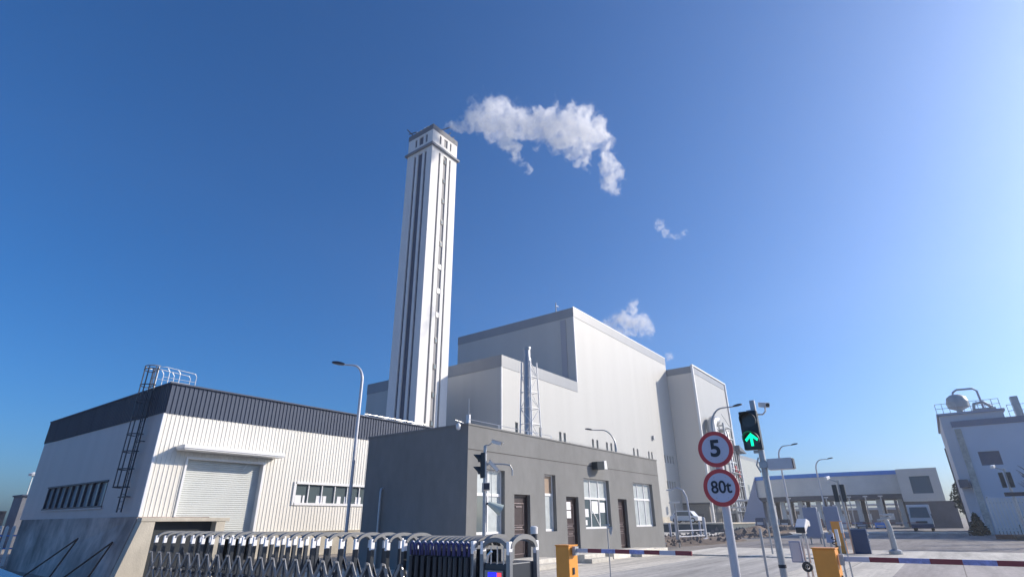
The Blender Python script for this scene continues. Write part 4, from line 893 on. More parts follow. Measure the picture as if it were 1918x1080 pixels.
c = MB(); c.box(gx-0.02, gx-0.0055, 3.125, 3.325, 1.02, 1.215); lf = c.build("display_frame", M_gatel, hb_)
c = MB(); c.box(gx-0.024, gx-0.0205, 3.19, 3.285, 1.12, 1.20); c.build("blue_display", M_ledb, lf)
c = MB(); c.box(gx-0.024, gx-0.0205, 3.14, 3.188, 1.12, 1.20); c.build("red_display", M_ledr, lf)
gl = thing("gate_beacon", "white beacon lamp on a black socket on top of the gate's end post", "beacon", (gx+GW, 3.05, 1.44))
c = MB(); c.lathe((gx+GW+0.02, 3.1, 1.44), [(0, 0), (0.028, 0), (0.028, 0.05), (0, 0.05)], 14); c.build("socket", M_black, gl); c = MB(); c.lathe((gx+GW+0.02, 3.1, 1.492), [(0, 0), (0.034, 0), (0.036, 0.055), (0.02, 0.065), (0, 0.066)], 16); c.build("lamp_cap", M_camw, gl, smooth=True)

# ================================================================ RAMP AND FAR BUILDINGS
rp = thing("elevated_ramp", "elevated grey ramp with a blue top rail on rows of columns", "ramp", (120, 15, 0))
c = MB(); npt = 24; vs = []
def rx(y): return 120 + 0.012*(y-17)**2
YR = [4.3 + (29.6-4.3)*k/npt for k in range(npt+1)]
for y in YR: x = rx(y); vs += [(x, y, 5.5), (x+0.4, y, 5.5), (x+0.4, y, 8.72), (x, y, 8.72)]
c.add(vs, [(4*k+q, 4*k+(q+1) % 4, 4*k+4+(q+1) % 4, 4*k+4+q) for k in range(npt) for q in range(4)] + [(0,1,2,3), tuple(range(4*npt, 4*npt+4))]); c.build("parapet", M_ramp, rp)
c = MB(); vs = []
for y in YR: x = rx(y); vs += [(x-0.15, y, 8.722), (x+0.5, y, 8.722), (x+0.5, y, 9.42), (x-0.15, y, 9.42)]
c.add(vs, [(4*k+q, 4*k+(q+1) % 4, 4*k+4+(q+1) % 4, 4*k+4+q) for k in range(npt) for q in range(4)] + [(0,1,2,3), tuple(range(4*npt, 4*npt+4))]); c.build("blue_rail", M_blue, rp)
c = MB(); vs = []
for y in YR: x = rx(y); vs += [(x+0.1, y, 4.7), (x+11, y, 4.7), (x+11, y, 5.49), (x+0.1, y, 5.49)]
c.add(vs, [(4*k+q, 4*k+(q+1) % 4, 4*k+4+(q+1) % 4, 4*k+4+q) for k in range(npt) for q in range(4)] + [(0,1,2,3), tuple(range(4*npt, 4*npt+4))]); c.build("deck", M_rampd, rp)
for y in (6.2, 9.4, 12.6, 15.8, 19.0, 22.2, 25.4, 28.2):
    for dx in (1.2, 9.5):
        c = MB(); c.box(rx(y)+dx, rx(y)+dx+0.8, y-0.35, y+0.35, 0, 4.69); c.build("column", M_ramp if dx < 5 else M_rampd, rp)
c = MB(); c.prism([(29.62, 9.2), (33.8, 0), (28.9, 0), (28.9, 4.6), (29.62, 5.5)], 'x', 121.5, 132); c.build("end_wall", M_bluegrey, rp)
po = thing("portal_building", "square grey portal block with a large dark glass panel at the ramp's right end", "building", (117, 2.5, 0))
c = MB(); holes_wall(c, 'x', 117, -0.3, 5.4, 4.1, 9.25, [(0.95, 3.75, 5.3, 8.0)], 0.3); c.add([(117,5.4,4.1),(130,5.4,4.1),(130,5.4,9.25),(117,5.4,9.25)], [(0,1,2,3)]); c.add([(117,-0.3,4.1),(130,-0.3,4.1),(130,-0.3,9.25),(117,-0.3,9.25)], [(0,1,2,3)]); c.add([(117,-0.3,9.25),(130,-0.3,9.25),(130,5.4,9.25),(117,5.4,9.25)], [(0,1,2,3)])
c.build("wall", mat("portal_grey", (0.62,0.61,0.57), 0.7, 0, 0.05, 0.4), po)
c = MB(); c.box(117.25, 117.3, 0.95, 3.75, 5.3, 8.0); c.build("glass_panel", mat("teal_glass", (0.04,0.11,0.17), 0.65), po)
c = MB(); c.box(117.2, 130, -1.5, 5.3, 0, 4.09); c.build("dark_tunnel_block", M_rampd, po)  # solid dark block in place of the unlit tunnel under the portal
# low clutter seen under and before the ramp
fw = thing("far_shed", "long low brown grey shed seen between the ramp columns", "shed", (165, 15, 0))
c = MB(); c.box(165, 170, -2, 60, 0, 3.4); c.build("wall", mat("far_shed_wall", (0.22,0.19,0.19), 0.8, 0, 0.15, 0.3), fw); c = MB(); c.box(164.5, 170.5, -2.2, 60.2, 3.402, 3.9); c.build("roof", M_pole, fw)
for k in range(12): c = MB(); c.box(164.9, 164.99, 1+4.6*k, 3.6+4.6*k, 1.2, 2.6); c.build("window", M_camw, fw)
prk = thing("pipe_rack", "pipe rack with pale pipes running behind the ramp columns", "pipe rack", (145, 15, 0))
c = MB()
for y in range(2, 44, 6): c.box(145, 145.4, y, y+0.4, 0, 5.4); c.box(148, 148.4, y, y+0.4, 0, 5.4); c.box(145, 148.4, y, y+0.4, 5.0, 5.39)
c.build("frame", M_rampd, prk)
for (x, z, r_) in ((145.6, 5.7, 0.28), (146.6, 5.65, 0.22), (147.5, 5.75, 0.3), (145.2, 4.2, 0.2)): c = MB(); c.tube([(x, 0, z), (x, 45, z)], r_, 8); c.build("pipe", M_pole, prk, smooth=True)
random.seed(11)
crate_labels = ["low navy crate", "grey steel bin", "small dark generator", "blue painted tank", "rusty brown skip", "pale equipment crate", "dark grey trolley", "short blue container"]
cm_ = [M_bluecab, M_steel, M_ladder, M_blue, M_kerbr, M_camw, M_rampd, M_blue]
for i, y in enumerate((27.0, 24.2, 22.6, 19.7, 17.3, 13.6, 11.2, 8.3)):
    x = 112 + random.uniform(-2, 3); w_, h_ = random.uniform(1.0, 1.9), random.uniform(0.9, 1.9)
    e = thing("equipment_crate", crate_labels[i] + " under the ramp, " + ["at its far left end", "second from its left end", "third from its left end", "just left of its middle", "at its middle", "just right of its middle", "near the portal block", "nearest to the portal block"][i], "crate", (x, y, 0), "equipment under the ramp")
    c = MB(); c.prism([(y, 0.2), (y+w_, 0.2), (y+w_, h_-0.15), (y+w_-0.2, h_), (y+0.1, h_)], 'x', x, x+1.6); c.build("body", cm_[i], e, bevel=0.04)
    c = MB(); c.box(x+0.1, x+1.5, y+0.1, y+0.25, 0, 0.19); c.box(x+0.1, x+1.5, y+w_-0.25, y+w_-0.1, 0, 0.19); c.build("skid", M_ladder, e)
    c = MB(); c.box(x-0.03, x-0.001, y+0.2, y+w_-0.2, h_*0.35, h_*0.6); c.build("panel", M_pole, e)
for i, y in enumerate((20.5, 15.0, 11.8, 9.6, 7.6)):
    q = thing("steel_post", "slim pale post in front of the ramp, " + ["leftmost of the five", "second of the five from the left", "middle one of the five", "fourth of the five from the left", "rightmost of the five"][i], "post", (104, y, 0), "slim posts in front of the ramp")
    c = MB(); c.tube([(104, y, 0), (104, y, 4.6)], 0.09, 8); c.build("shaft", M_steel, q); c = MB(); c.box(103.9, 104.1, y-0.3, y+0.3, 4.61, 4.75); c.build("head", M_camw, q)

# right-hand building
rb = thing("turbine_house", "blue grey sheet clad building with rooftop tank and railings at the right edge", "industrial building", (75, -8, 0))
c = MB(); holes_wall(c, 'x', 75, -34, -2.7, 0, 10.4, [(-5.75, -4.05, 6.45, 7.8)], 0.15); c.add([(75,-2.7,0),(98,-2.7,0),(98,-2.7,10.4),(75,-2.7,10.4)], [(0,1,2,3)]); c.add([(75,-34,10.4),(98,-34,10.4),(98,-2.7,10.4),(75,-2.7,10.4)], [(0,1,2,3)]); c.build("wall", mat("blue_grey_wall", (0.66,0.69,0.76), 0.6, 0, 0.05, 0.3), rb)
c = MB(); c.box(74.9, 98, -34, -2.65, 10.402, 11.0); c.build("parapet_band", mat("steel_blue_band", (0.20,0.22,0.30), 0.5), rb)
c = MB(); c.box(75.14, 75.19, -5.75, -4.05, 6.45, 7.8); c.build("window", mat("grey_louvre", (0.10,0.12,0.18), 0.5), rb)
c = MB(); c.box(75.6, 92, -7.2, -1.85, 0, 11.75); c.build("stair_tower", mat("pale_blue_render", (0.66,0.66,0.68), 0.7, 0, 0.05, 0.3), rb)
c = MB(); c.box(75.4, 92.2, -7.4, -1.65, 11.752, 11.98); c.build("roof_slab", M_bluegrey, rb)
c = MB(); c.box(74.86, 74.97, -3.3, -2.75, 0, 10.2); c.build("sunlit_strip", M_walk, rb)  # pale strip stands in for sunlight on the wall's edge
c = MB()
for y in [-1.75 - 0.6*k for k in range(10)]: c.tube([(75.5, y, 11.98), (75.5, y, 13.0)], 0.03, 6)
for z in (12.5, 13.0): c.tube([(75.5, -1.75, z), (75.5, -7.2, z)], 0.025, 6)
for k in range(14): c.tube([(75.2, -7.6-0.9*k, 11.0), (75.2, -7.6-0.9*k, 12.2)], 0.03, 6)
for z in (11.6, 12.2): c.tube([(75.2, -7.6, z), (75.2, -19, z)], 0.03, 6)
c.build("roof_railing", M_steel, rb)
c = MB(); c.lathe((78, -3.9, 12.0), [(0.3, 0), (0.3, 0.5), (0.95, 0.8), (1.05, 1.3), (0.9, 1.9), (0.5, 2.2), (0, 2.25)], 18); c.build("rooftop_tank", mat("tank_grey", (0.40,0.43,0.44), 0.5, 0.2, 0.1, 2), rb, smooth=True)
c = MB(); c.tube([(78, -3.7, 14.1), (78, -3.8, 14.5), (78, -4.2, 14.75), (78, -5.6, 14.7), (78, -5.9, 14.4), (78, -6.0, 11.9)], 0.11, 8); c.build("rooftop_pipe", M_bluegrey, rb, smooth=True)
c = MB(); c.tube([(77, -5.0, 12), (77, -5.2, 12.9), (77, -6, 13.0), (77, -6.6, 12.4)], 0.16, 8); c.box(77, 78.5, -6.9, -5.2, 11.99, 12.4); c.box(77, 78, -8.9, -8.3, 11, 13.3); c.build("rooftop_duct", M_steel, rb)
c = MB(); c.box(74.2, 75.5, -2.5, -1.7, 4.4, 5.15); c.build("wall_box", M_kerbr if False else mat("brown_grey_box", (0.16,0.15,0.17), 0.7), rb)
c = MB(); c.tube([(74.4, -1.45, 0), (74.4, -1.45, 8.3)], 0.06, 6); c.build("downpipe", M_ladder, rb)
# palisade fence beside the exit road
pf = thing("palisade_fence", "pale grey sheet fence along the right side of the exit road", "fence", (60, -3, 0))
c = MB(); x = 60.0
for k in range(46): y = -2.9 - 0.22*k; c.box(60, 60.03, y, y+0.17, 0.35, 3.0)
c.build("panel_row", mat("fence_grey", (0.74,0.72,0.68), 0.6, 0, 0.08, 2), pf)
c = MB(); 
for z in (0.7, 2.6): c.box(60.04, 60.1, -13, -2.85, z, z+0.08)
c.build("rail", M_steel, pf)
c = MB(); c.box(59.9, 60.2, -13, -2.6, 0, 0.34); c.build("kerb", M_kerbr, pf)
for k in range(5):
    c = MB(); c.box(60.12, 60.22, -2.9-2.4*k, -2.8-2.4*k, 0, 3.1); c.build("post", M_steel, pf)
sf = thing("roadside_fence", "grey post and rail fence running toward the camera on the right of the exit road", "fence", (45, -6.2, 0))
for k in range(11):
    c = MB(); c.box(28+3*k, 28.1+3*k, -7.25, -7.15, 0, 2.0); c.build("post", M_steel, sf)
c = MB(); 
for z in (0.9, 1.8): c.box(28, 58, -7.23, -7.17, z, z+0.09)
c.build("rail", M_steel, sf)
pl = tag(MB().box(57, 78, -6.4, -3.6, -0.05, 0.32).build("planter_bed", M_dirt, bevel=0.05), "raised earth bed at the foot of the grey fence", "planter")
# shrubs and bare tree
def bush(loc, r_, h_, n, label, name="evergreen_shrub", cat="shrub", seed=1, trunk=0.3, leaf=0.16):
    random.seed(seed); T = thing(name, label, cat, loc)
    c = MB(); c.tube([loc, P3(loc, 0.05, 0.03, h_*0.55), P3(loc, -0.04, 0.06, h_*0.85)], 0.07*r_+0.02, 7, r1=0.02)
    for k in range(6):
        a = random.uniform(0, 6.28); z = h_*random.uniform(0.2, 0.6); c.tube([P3(loc, 0, 0, z), P3(loc, r_*0.7*math.cos(a), r_*0.7*math.sin(a), z+h_*0.25)], 0.03, 5, r1=0.01)
    c.build("trunk", M_bark, T)
    c = MB()
    for k in range(n):
        a = random.uniform(0, 6.28); z = random.random(); rr = r_*((1.05-z)**0.8 if trunk < 0.1 else math.sin(math.pi*min(1, z*0.8+0.15))**0.7)*(random.random()**0.4)*(1+0.25*math.sin(3*a+seed))
        p = Vector(P3(loc, rr*math.cos(a), rr*math.sin(a), h_*(trunk + (1-trunk)*z)))
        u = Vector((random.gauss(0,1), random.gauss(0,1), random.gauss(0,1))).normalized(); v = u.orthogonal().normalized(); s = leaf*random.uniform(0.6, 1.4)
        c.add([p-u*s, p+v*s*0.5, p+u*s, p-v*s*0.5], [(0,1,2,3)])
    c.build("foliage", M_leaf, T); return T
bush((70, -2.0, 0), 0.75, 1.9, 800, "dark conical shrub at the foot of the blue grey building", seed=2, trunk=0.05)
bush((95, -2.5, 0), 1.6, 6.0, 1700, "dark tree between the portal block and the blue grey building", "small_tree", "tree", seed=5, trunk=0.35, leaf=0.2)
bush((66, -5.2, 0.3), 0.8, 1.2, 700, "low dark shrub in the earth bed by the grey fence", seed=8, trunk=0.0)
def bare_tree(x, y, h_, seed, label):
    random.seed(seed); T = thing("bare_tree", label, "tree", (x, y, 0), "bare trees along the right roadside")
    c = MB(); c.tube([(x, y, 0), (x+0.05, y, h_*0.4), (x, y+0.06, h_*0.75), (x+0.05, y, h_)], 0.13, 8, r1=0.03); c.build("trunk", M_bark, T)
    c = MB()
    for k in range(26):
        a = random.uniform(0, 6.28); z = h_*random.uniform(0.25, 0.95); l = (h_-z)*0.45 + 0.5; e = (x+l*math.cos(a), y+l*math.sin(a), z+l*0.9)
        c.tube([(x, y, z), ((x+e[0])/2, (y+e[1])/2, z+l*0.35), e], 0.035, 5, r1=0.012)
        for q in range(3):
            b_ = a + random.uniform(-1, 1); c.tube([((x+e[0])/2, (y+e[1])/2, z+l*0.35), ((x+e[0])/2+0.5*l*math.cos(b_), (y+e[1])/2+0.5*l*math.sin(b_), z+l*0.35+0.5*l)], 0.016, 4, r1=0.008)
    c.build("branches", M_bark, T)
for i, (x, y, h_) in enumerate(((47, -6.6, 6.5), (54, -7.2, 7.0), (61, -7.6, 6.5), (70, -8.5, 7.0))):
    bare_tree(x, y, h_, 20+i, ["bare tree nearest the gate beyond the right edge of the view", "second bare tree from the gate beyond the right edge", "third bare tree from the gate beyond the right edge", "bare tree nearest the blue grey building beyond the right edge"][i])
bare_tree(108, -3.6, 7.5, 31, "distant bare tree between the portal block and the blue grey building")
# ================================================================ VEHICLES
def wheel(parent, x, y, z, r_, w_, axis):
    c = MB(); 
    if axis == 'y': c.disc((x, z), 'y', r_*0.55, r_, y-w_/2, y+w_/2, 20)
    else: c.disc((y, z), 'x', r_*0.55, r_, x-w_/2, x+w_/2, 20)
    wh_ = c.build("wheel", M_tyre, parent); c = MB()
    if axis == 'y': c.disc((x, z), 'y', 0, r_*0.56, y-w_*0.4, y+w_*0.4, 16)
    else: c.disc((y, z), 'x', 0, r_*0.56, x-w_*0.4, x+w_*0.4, 16)
    c.build("rim", M_polish, wh_)
tk = thing("light_truck", "small pale cab truck facing the gate on the far road", "truck", (91, 2.9, 0))
c = MB(); c.prism([(91.0, 0.55), (90.85, 0.75), (90.9, 1.55), (91.25, 3.0), (91.5, 3.15), (93.0, 3.15), (93.0, 0.55)], 'y', 1.7, 4.1); c.build("cab", mat("truck_paint", (0.66,0.67,0.68), 0.4), tk, bevel=0.06)
c = MB(); c.hexa([(90.85,1.88,1.62),(90.85,3.92,1.62),(90.91,3.92,1.62),(90.91,1.88,1.62)], [(91.16,1.98,2.84),(91.16,3.82,2.84),(91.22,3.82,2.84),(91.22,1.98,2.84)]); c.build("windscreen", M_glass, tk)
c = MB(); c.box(90.75, 90.98, 1.7, 4.1, 0.40, 0.86); c.build("bumper", M_bluecab, tk, bevel=0.03)
c = MB(); c.box(90.78, 90.83, 2.3, 3.5, 0.95, 1.2); c.build('grille', M_ladder, tk)
for y in (1.85, 3.6): c = MB(); c.box(90.78, 90.84, y, y+0.36, 0.95, 1.2); c.build("headlight", M_camw, tk)
for y in (1.65, 3.99): c = MB(); c.box(91.0, 91.08, y, y+0.16, 1.5, 2.0); c.build("mirror", M_signal, tk)
c = MB(); c.box(93.1, 97.5, 1.85, 3.95, 0.9, 1.9); c.build("load_bed", M_bluecab, tk)
for x in (91.6, 96.4):
    for y in (1.98, 3.82): wheel(tk, x, y, 0.42, 0.42, 0.24, 'y')
dk = thing("loading_dock", "low concrete dock with a dark trench face behind the bollards", "loading dock", (82, 30, 0))
c = MB(); c.box(80, 96, 24.5, 40, 0, 1.0); c.build("platform", mat("dock_dark", (0.07,0.09,0.10), 0.8, 0, 0.2, 0.6), dk); c = MB(); c.box(79.8, 96.1, 24.4, 40.1, 1.002, 1.16); c.build("deck_edge", M_conc, dk)
sv = thing("parked_car", "white car parked on the loading dock behind the gatehouse", "car", (86, 31.5, 1.16))
c = MB(); c.prism([(29.6, 1.45), (29.6, 2.0), (30.1, 2.1), (30.6, 2.75), (31.0, 2.85), (33.0, 2.85), (33.5, 2.2), (33.9, 2.1), (33.9, 1.45)], 'x', 85.1, 86.9); c.build("body", M_car, sv, bevel=0.08)
c = MB(); c.prism([(30.25, 2.15), (30.7, 2.7), (32.9, 2.7), (33.3, 2.15)], 'x', 85.05, 85.09); c.build("window", M_glass, sv)
for y in (30.4, 33.1):
    for x in (85.2, 86.8): wheel(sv, x, y, 1.52, 0.36, 0.22, 'x')
c = MB(); c.box(85.07, 85.1, 29.62, 29.9, 1.8, 1.95); c.build("headlight", M_camw, sv)
# near car, lower-left corner
nr = thing("near_car", "pale blue car whose windscreen corner shows at the photo's lower left", "car", (1.2, 4.6, 0))
def cp(a, b_, z):       # car frame: a along its length (towards +A), b across, origin at windscreen pillar top
    A = Vector((0.80, -0.60, 0)); Bv = Vector((0.60, 0.80, 0)); o = Vector((0.10, 4.62, 0)) + A*a + Bv*b_
    return (o.x, o.y, z)
body = [(-3.4, 0.35), (-3.45, 0.8), (-3.1, 0.98), (-2.5, 1.02), (-1.9, 1.34), (-0.9, 1.42), (0.1, 1.38), (0.92, 1.03), (1.5, 0.95), (1.9, 0.80), (1.98, 0.5), (1.9, 0.32)]
c = MB(); n = len(body); 
def inset(z): return 0.0 if z < 1.0 else (z-1.0)*0.45
vs = [cp(a, inset(z), z) for a, z in body] + [cp(a, 1.75-inset(z), z) for a, z in body]
c.add(vs, [tuple(range(n)), tuple(range(n, 2*n))[::-1]] + [(i, n+i, n+(i+1) % n, (i+1) % n) for i in range(n)]); c.build("body", M_carblue, nr, bevel=0.03)
c = MB(); c.hexa([cp(0.16,0.26,1.365), cp(0.88,0.10,1.055), cp(0.88,1.65,1.055), cp(0.16,1.49,1.365)], [cp(0.17,0.26,1.38), cp(0.89,0.10,1.07), cp(0.89,1.65,1.07), cp(0.17,1.49,1.38)]); c.build("windscreen", mat("car_glass_sky_tint", (0.02,0.07,0.16), 0.04, 0, spec=0.9), nr)  # blue base colour carries the sky's reflection in the glass
c = MB(); c.hexa([cp(-1.75,0.0,1.06), cp(0.6,0.0,1.06), cp(0.6,0.02,1.06), cp(-1.75,0.02,1.06)], [cp(-1.5,0.14,1.32), cp(0.1,0.14,1.34), cp(0.1,0.16,1.34), cp(-1.5,0.16,1.32)]); c.build("side_window", M_glass, nr)
for a in (-2.4, 1.15):
    for b_ in (0.02, 1.73):
        p = cp(a, b_, 0.32); c = MB(); q = Vector((0.60, 0.80, 0))*0.1; c.tube([Vector(p)-q, Vector(p)+q], 0.32, 20); c.build("wheel", M_tyre, nr)
c = MB(); c.bar(cp(0.5, -0.02, 1.0), cp(0.5, -0.18, 1.04), 0.16, 0.11); c.build("mirror", M_carblue, nr, bevel=0.02)
# ================================================================ EARTH, RUBBLE, BOLLARDS
random.seed(4)
def mound(name, cx, cy, rx_, ry_, h_, m, label, seed):
    random.seed(seed); n = 28; vs = []; ph = [random.uniform(0, 6) for _ in range(6)]
    for j in range(n+1):
        for i in range(n+1):
            u, v = i/n*2-1, j/n*2-1; rr = u*u + v*v
            z = h_*max(0, 1-rr)**0.8*(1 + 0.35*math.sin(4*u+ph[0])*math.sin(5*v+ph[1]) + 0.18*math.sin(11*u+ph[2])*math.sin(9*v+ph[3])) + random.uniform(-0.04, 0.05)*h_
            vs.append((cx+u*rx_, cy+v*ry_, z if rr < 1 else -0.05))
    c = MB(); c.add(vs, [(j*(n+1)+i, j*(n+1)+i+1, (j+1)*(n+1)+i+1, (j+1)*(n+1)+i) for j in range(n) for i in range(n)])
    return tag(c.build(name, m), label, "earth heap", kind="stuff")
mound("earth_heap", 45.0, 17.5, 11.5, 4.2, 0.38, M_dirt, "bare brown earth heaped beside the gatehouse", 1)
mound("earth_heap", 66, 17.0, 9, 3.2, 0.7, M_dirt, "brown earth heap beyond the bollards near the annex", 2)
mound("earth_heap", 96, 19.0, 13, 4.2, 0.8, M_dirt, "low earth bank in front of the ramp's left end", 3)
c = MB(); random.seed(9)
for k in range(640):
    if k < 300: x, y = random.uniform(33.5, 56), random.uniform(13.4, 20.5)
    else: x, y = random.uniform(58, 100), random.uniform(14, 21)
    s = random.uniform(0.05, 0.2)*(1 if k < 300 else 1.8); z = 0.3*random.random()+0.05 + (0.3 if k >= 300 else 0.1)
    o3 = [Vector((random.uniform(-1,1), random.uniform(-1,1), random.uniform(-0.6,0.6)))*s for _ in range(4)]
    c.add([(x+q.x, y+q.y, z+q.z) for q in (Vector((s,0,-s*0.5)), Vector((-s*0.5,s*0.8,-s*0.5)), Vector((-s*0.5,-s*0.8,-s*0.5)), Vector((o3[0].x*0.3, o3[0].y*0.3, s*0.7)))], [(0,1,2),(0,1,3),(1,2,3),(2,0,3)])
tag(c.build("rubble", M_rock), "broken stones scattered over the bare earth", "rubble", kind="stuff")
for i, (x, y, h_, lb) in enumerate(((41.5, 16.1, 1.9, "white bollard post at the left end of the low rail"), (45.5, 15.4, 1.7, "white bollard post at the right end of the low rail"), (44.0, 17.6, 1.3, "shorter grey post behind the low rail"), (48.5, 16.8, 1.4, "shorter grey post right of the low rail"))):
    o = MB(); o.tube([(x, y, 0), (x, y, h_)], 0.12 if i < 2 else 0.09, 12); o.lathe((x, y, h_), [(0.12 if i < 2 else 0.09, 0), (0.08, 0.05), (0, 0.07)], 12)
    tag(o.build("bollard", M_camw if i < 2 else M_pole, smooth=True), lb, "bollard", "posts beside the earth heap")
rl = thing("low_rail", "pale horizontal rail between the bollards beside the gatehouse", "rail", (43.5, 15.7, 0))
c = MB(); c.tube([(41.5, 16.1, 0.85), (45.5, 15.4, 0.85)], 0.05, 8); c.tube([(41.5, 16.1, 0.45), (45.5, 15.4, 0.45)], 0.05, 8); c.build("tube", M_pole, rl)
cl = thing("curved_lamp_post", "pale hooked lamp post left of the annex base", "lamp post", (60, 22.0, 0))
c = MB(); c.tube([(60, 21.6, 0), (60, 21.8, 3.8), (60, 22.1, 4.5), (60, 22.7, 4.75), (60, 23.3, 4.6)], 0.09, 8); c.build("pole", M_pole, cl, smooth=True); c = MB(); c.box(59.9, 60.2, 23.2, 23.9, 4.5, 4.62); c.build("lamp_head", M_camw, cl)
cs = thing("camera_post", "white camera head on a short post at the gatehouse's far corner", "security camera", (36, 13.9, 0))
c = MB(); c.tube([(36, 13.9, 0), (36, 13.9, 2.55)], 0.05, 8); c.build("post", M_steel, cs); c = MB(); c.bar((35.8, 14.2, 2.6), (36.1, 13.6, 2.62), 0.16, 0.1); c.build("camera", M_camw, cs, bevel=0.02)
vl_ = thing("valve_stand", "thin grey valve stand in front of the second gatehouse door", "stand", (12.5, 6.05, 0))
c = MB(); c.tube([(12.5, 6.55, 0), (12.5, 6.55, 1.5)], 0.014, 8); c.build("rod", M_steel, vl_); c = MB(); c.prism([(6.40, 1.46), (6.50, 1.46), (6.50, 1.34), (6.46, 1.26)], 'x', 12.49, 12.51); c.tube([(12.5, 6.62, 1.50), (12.5, 6.48, 1.50)], 0.012, 6); c.build("flag_plate", M_steel, vl_)

random.seed(21)
for i in range(9):
    x, y, a = 36 + i*2.4, 14.3 + random.uniform(0, 2.6), random.uniform(0, 3.1); l = random.uniform(0.8, 2.0)
    c = MB(); c.bar((x, y, 0.22), (x+l*math.cos(a), y+l*math.sin(a), 0.34), 0.16, 0.05)
    tag(c.build("scrap_plank", M_wood if i % 3 else M_pole), "weathered scrap plank lying on the bare earth beside the gatehouse", "plank", "scrap planks on the bare earth")
# ================================================================ STEAM
def steam(name, blobs, label, dens, nscale, amp, rs=1.0, lo=0.32, hi=0.85, voxel=0.5, grow=1.35, z_=1.0):
    bm = bmesh.new()
    for (x, y, z, r_) in blobs:
        bmesh.ops.create_icosphere(bm, subdivisions=2, radius=r_*grow*rs, matrix=Matrix.Translation((x, y, z)))
    me = bpy.data.meshes.new(name); bm.to_mesh(me); bm.free()
    t = bpy.data.objects.new("tmp_steam", me); col.objects.link(t)
    md = t.modifiers.new("r", 'REMESH'); md.mode = 'VOXEL'; md.voxel_size = voxel
    bpy.context.view_layer.update()
    m2 = bpy.data.meshes.new_from_object(t.evaluated_get(bpy.context.evaluated_depsgraph_get())); bpy.data.objects.remove(t)
    o = bpy.data.objects.new(name, m2); col.objects.link(o); tag(o, label, "steam", kind="stuff")
    m = bpy.data.materials.new(name + "_vapour"); m.use_nodes = True; n = m.node_tree; n.nodes.clear()
    out = n.nodes.new("ShaderNodeOutputMaterial"); pv = n.nodes.new("ShaderNodeVolumePrincipled"); n.links.new(pv.outputs[0], out.inputs["Volume"])
    pv.inputs["Color"].default_value = (0.99, 0.99, 0.99, 1); pv.inputs["Anisotropy"].default_value = 0.2
    geo = n.nodes.new("ShaderNodeNewGeometry")
    wn = n.nodes.new("ShaderNodeTexNoise"); wn.inputs["Scale"].default_value = nscale*0.7; wn.inputs["Detail"].default_value = 2
    n.links.new(geo.outputs["Position"], wn.inputs["Vector"])
    sb_ = n.nodes.new("ShaderNodeVectorMath"); sb_.operation = 'SUBTRACT'; sb_.inputs[1].default_value = (0.5, 0.5, 0.5); n.links.new(wn.outputs["Color"], sb_.inputs[0])
    sc_ = n.nodes.new("ShaderNodeVectorMath"); sc_.operation = 'SCALE'; sc_.inputs["Scale"].default_value = 2.2*z_; n.links.new(sb_.outputs[0], sc_.inputs[0])
    ad_ = n.nodes.new("ShaderNodeVectorMath"); ad_.operation = 'ADD'; n.links.new(geo.outputs["Position"], ad_.inputs[0]); n.links.new(sc_.outputs[0], ad_.inputs[1])
    pos = ad_.outputs[0]; acc = None
    for (x, y, z, r_) in blobs:
        d = n.nodes.new("ShaderNodeVectorMath"); d.operation = 'DISTANCE'; d.inputs[1].default_value = (x, y, z); n.links.new(pos, d.inputs[0])
        q = n.nodes.new("ShaderNodeMapRange"); q.interpolation_type = 'SMOOTHSTEP'; q.inputs[1].default_value = r_*rs*1.25; q.inputs[2].default_value = 0.0; q.inputs[3].default_value = 0; q.inputs[4].default_value = 1
        n.links.new(d.outputs["Value"], q.inputs[0])
        if acc is None: acc = q.outputs[0]
        else:
            a = n.nodes.new("ShaderNodeMath"); a.operation = 'ADD'; n.links.new(acc, a.inputs[0]); n.links.new(q.outputs[0], a.inputs[1]); acc = a.outputs[0]
    t = n.nodes.new("ShaderNodeTexNoise"); t.inputs["Scale"].default_value = nscale; t.inputs["Detail"].default_value = 8; t.inputs["Roughness"].default_value = 0.66; n.links.new(pos, t.inputs["Vector"])
    s = n.nodes.new("ShaderNodeMath"); s.operation = 'MULTIPLY_ADD'; s.inputs[1].default_value = amp; s.inputs[2].default_value = -0.5*amp; n.links.new(t.outputs["Fac"], s.inputs[0])
    cl_ = n.nodes.new("ShaderNodeMath"); cl_.operation = 'MINIMUM'; cl_.inputs[1].default_value = 1.0; n.links.new(acc, cl_.inputs[0])
    a = n.nodes.new("ShaderNodeMath"); a.operation = 'ADD'; n.links.new(cl_.outputs[0], a.inputs[0]); n.links.new(s.outputs[0], a.inputs[1])
    g1 = n.nodes.new("ShaderNodeMapRange"); g1.interpolation_type = 'SMOOTHSTEP'; g1.inputs[1].default_value = 0.0; g1.inputs[2].default_value = 0.15; n.links.new(acc, g1.inputs[0])
    mr = n.nodes.new("ShaderNodeMapRange"); mr.interpolation_type = 'SMOOTHSTEP'; mr.inputs[1].default_value = lo; mr.inputs[2].default_value = hi; mr.inputs[3].default_value = 0; mr.inputs[4].default_value = dens; n.links.new(a.outputs[0], mr.inputs[0])
    mu = n.nodes.new("ShaderNodeMath"); mu.operation = 'MULTIPLY'; n.links.new(mr.outputs[0], mu.inputs[0]); n.links.new(g1.outputs[0], mu.inputs[1])
    n.links.new(mu.outputs[0], pv.inputs["Density"])
    o.data.materials.clear(); o.data.materials.append(m)
    m.cycles.volume_step_rate = 0.25
    return o
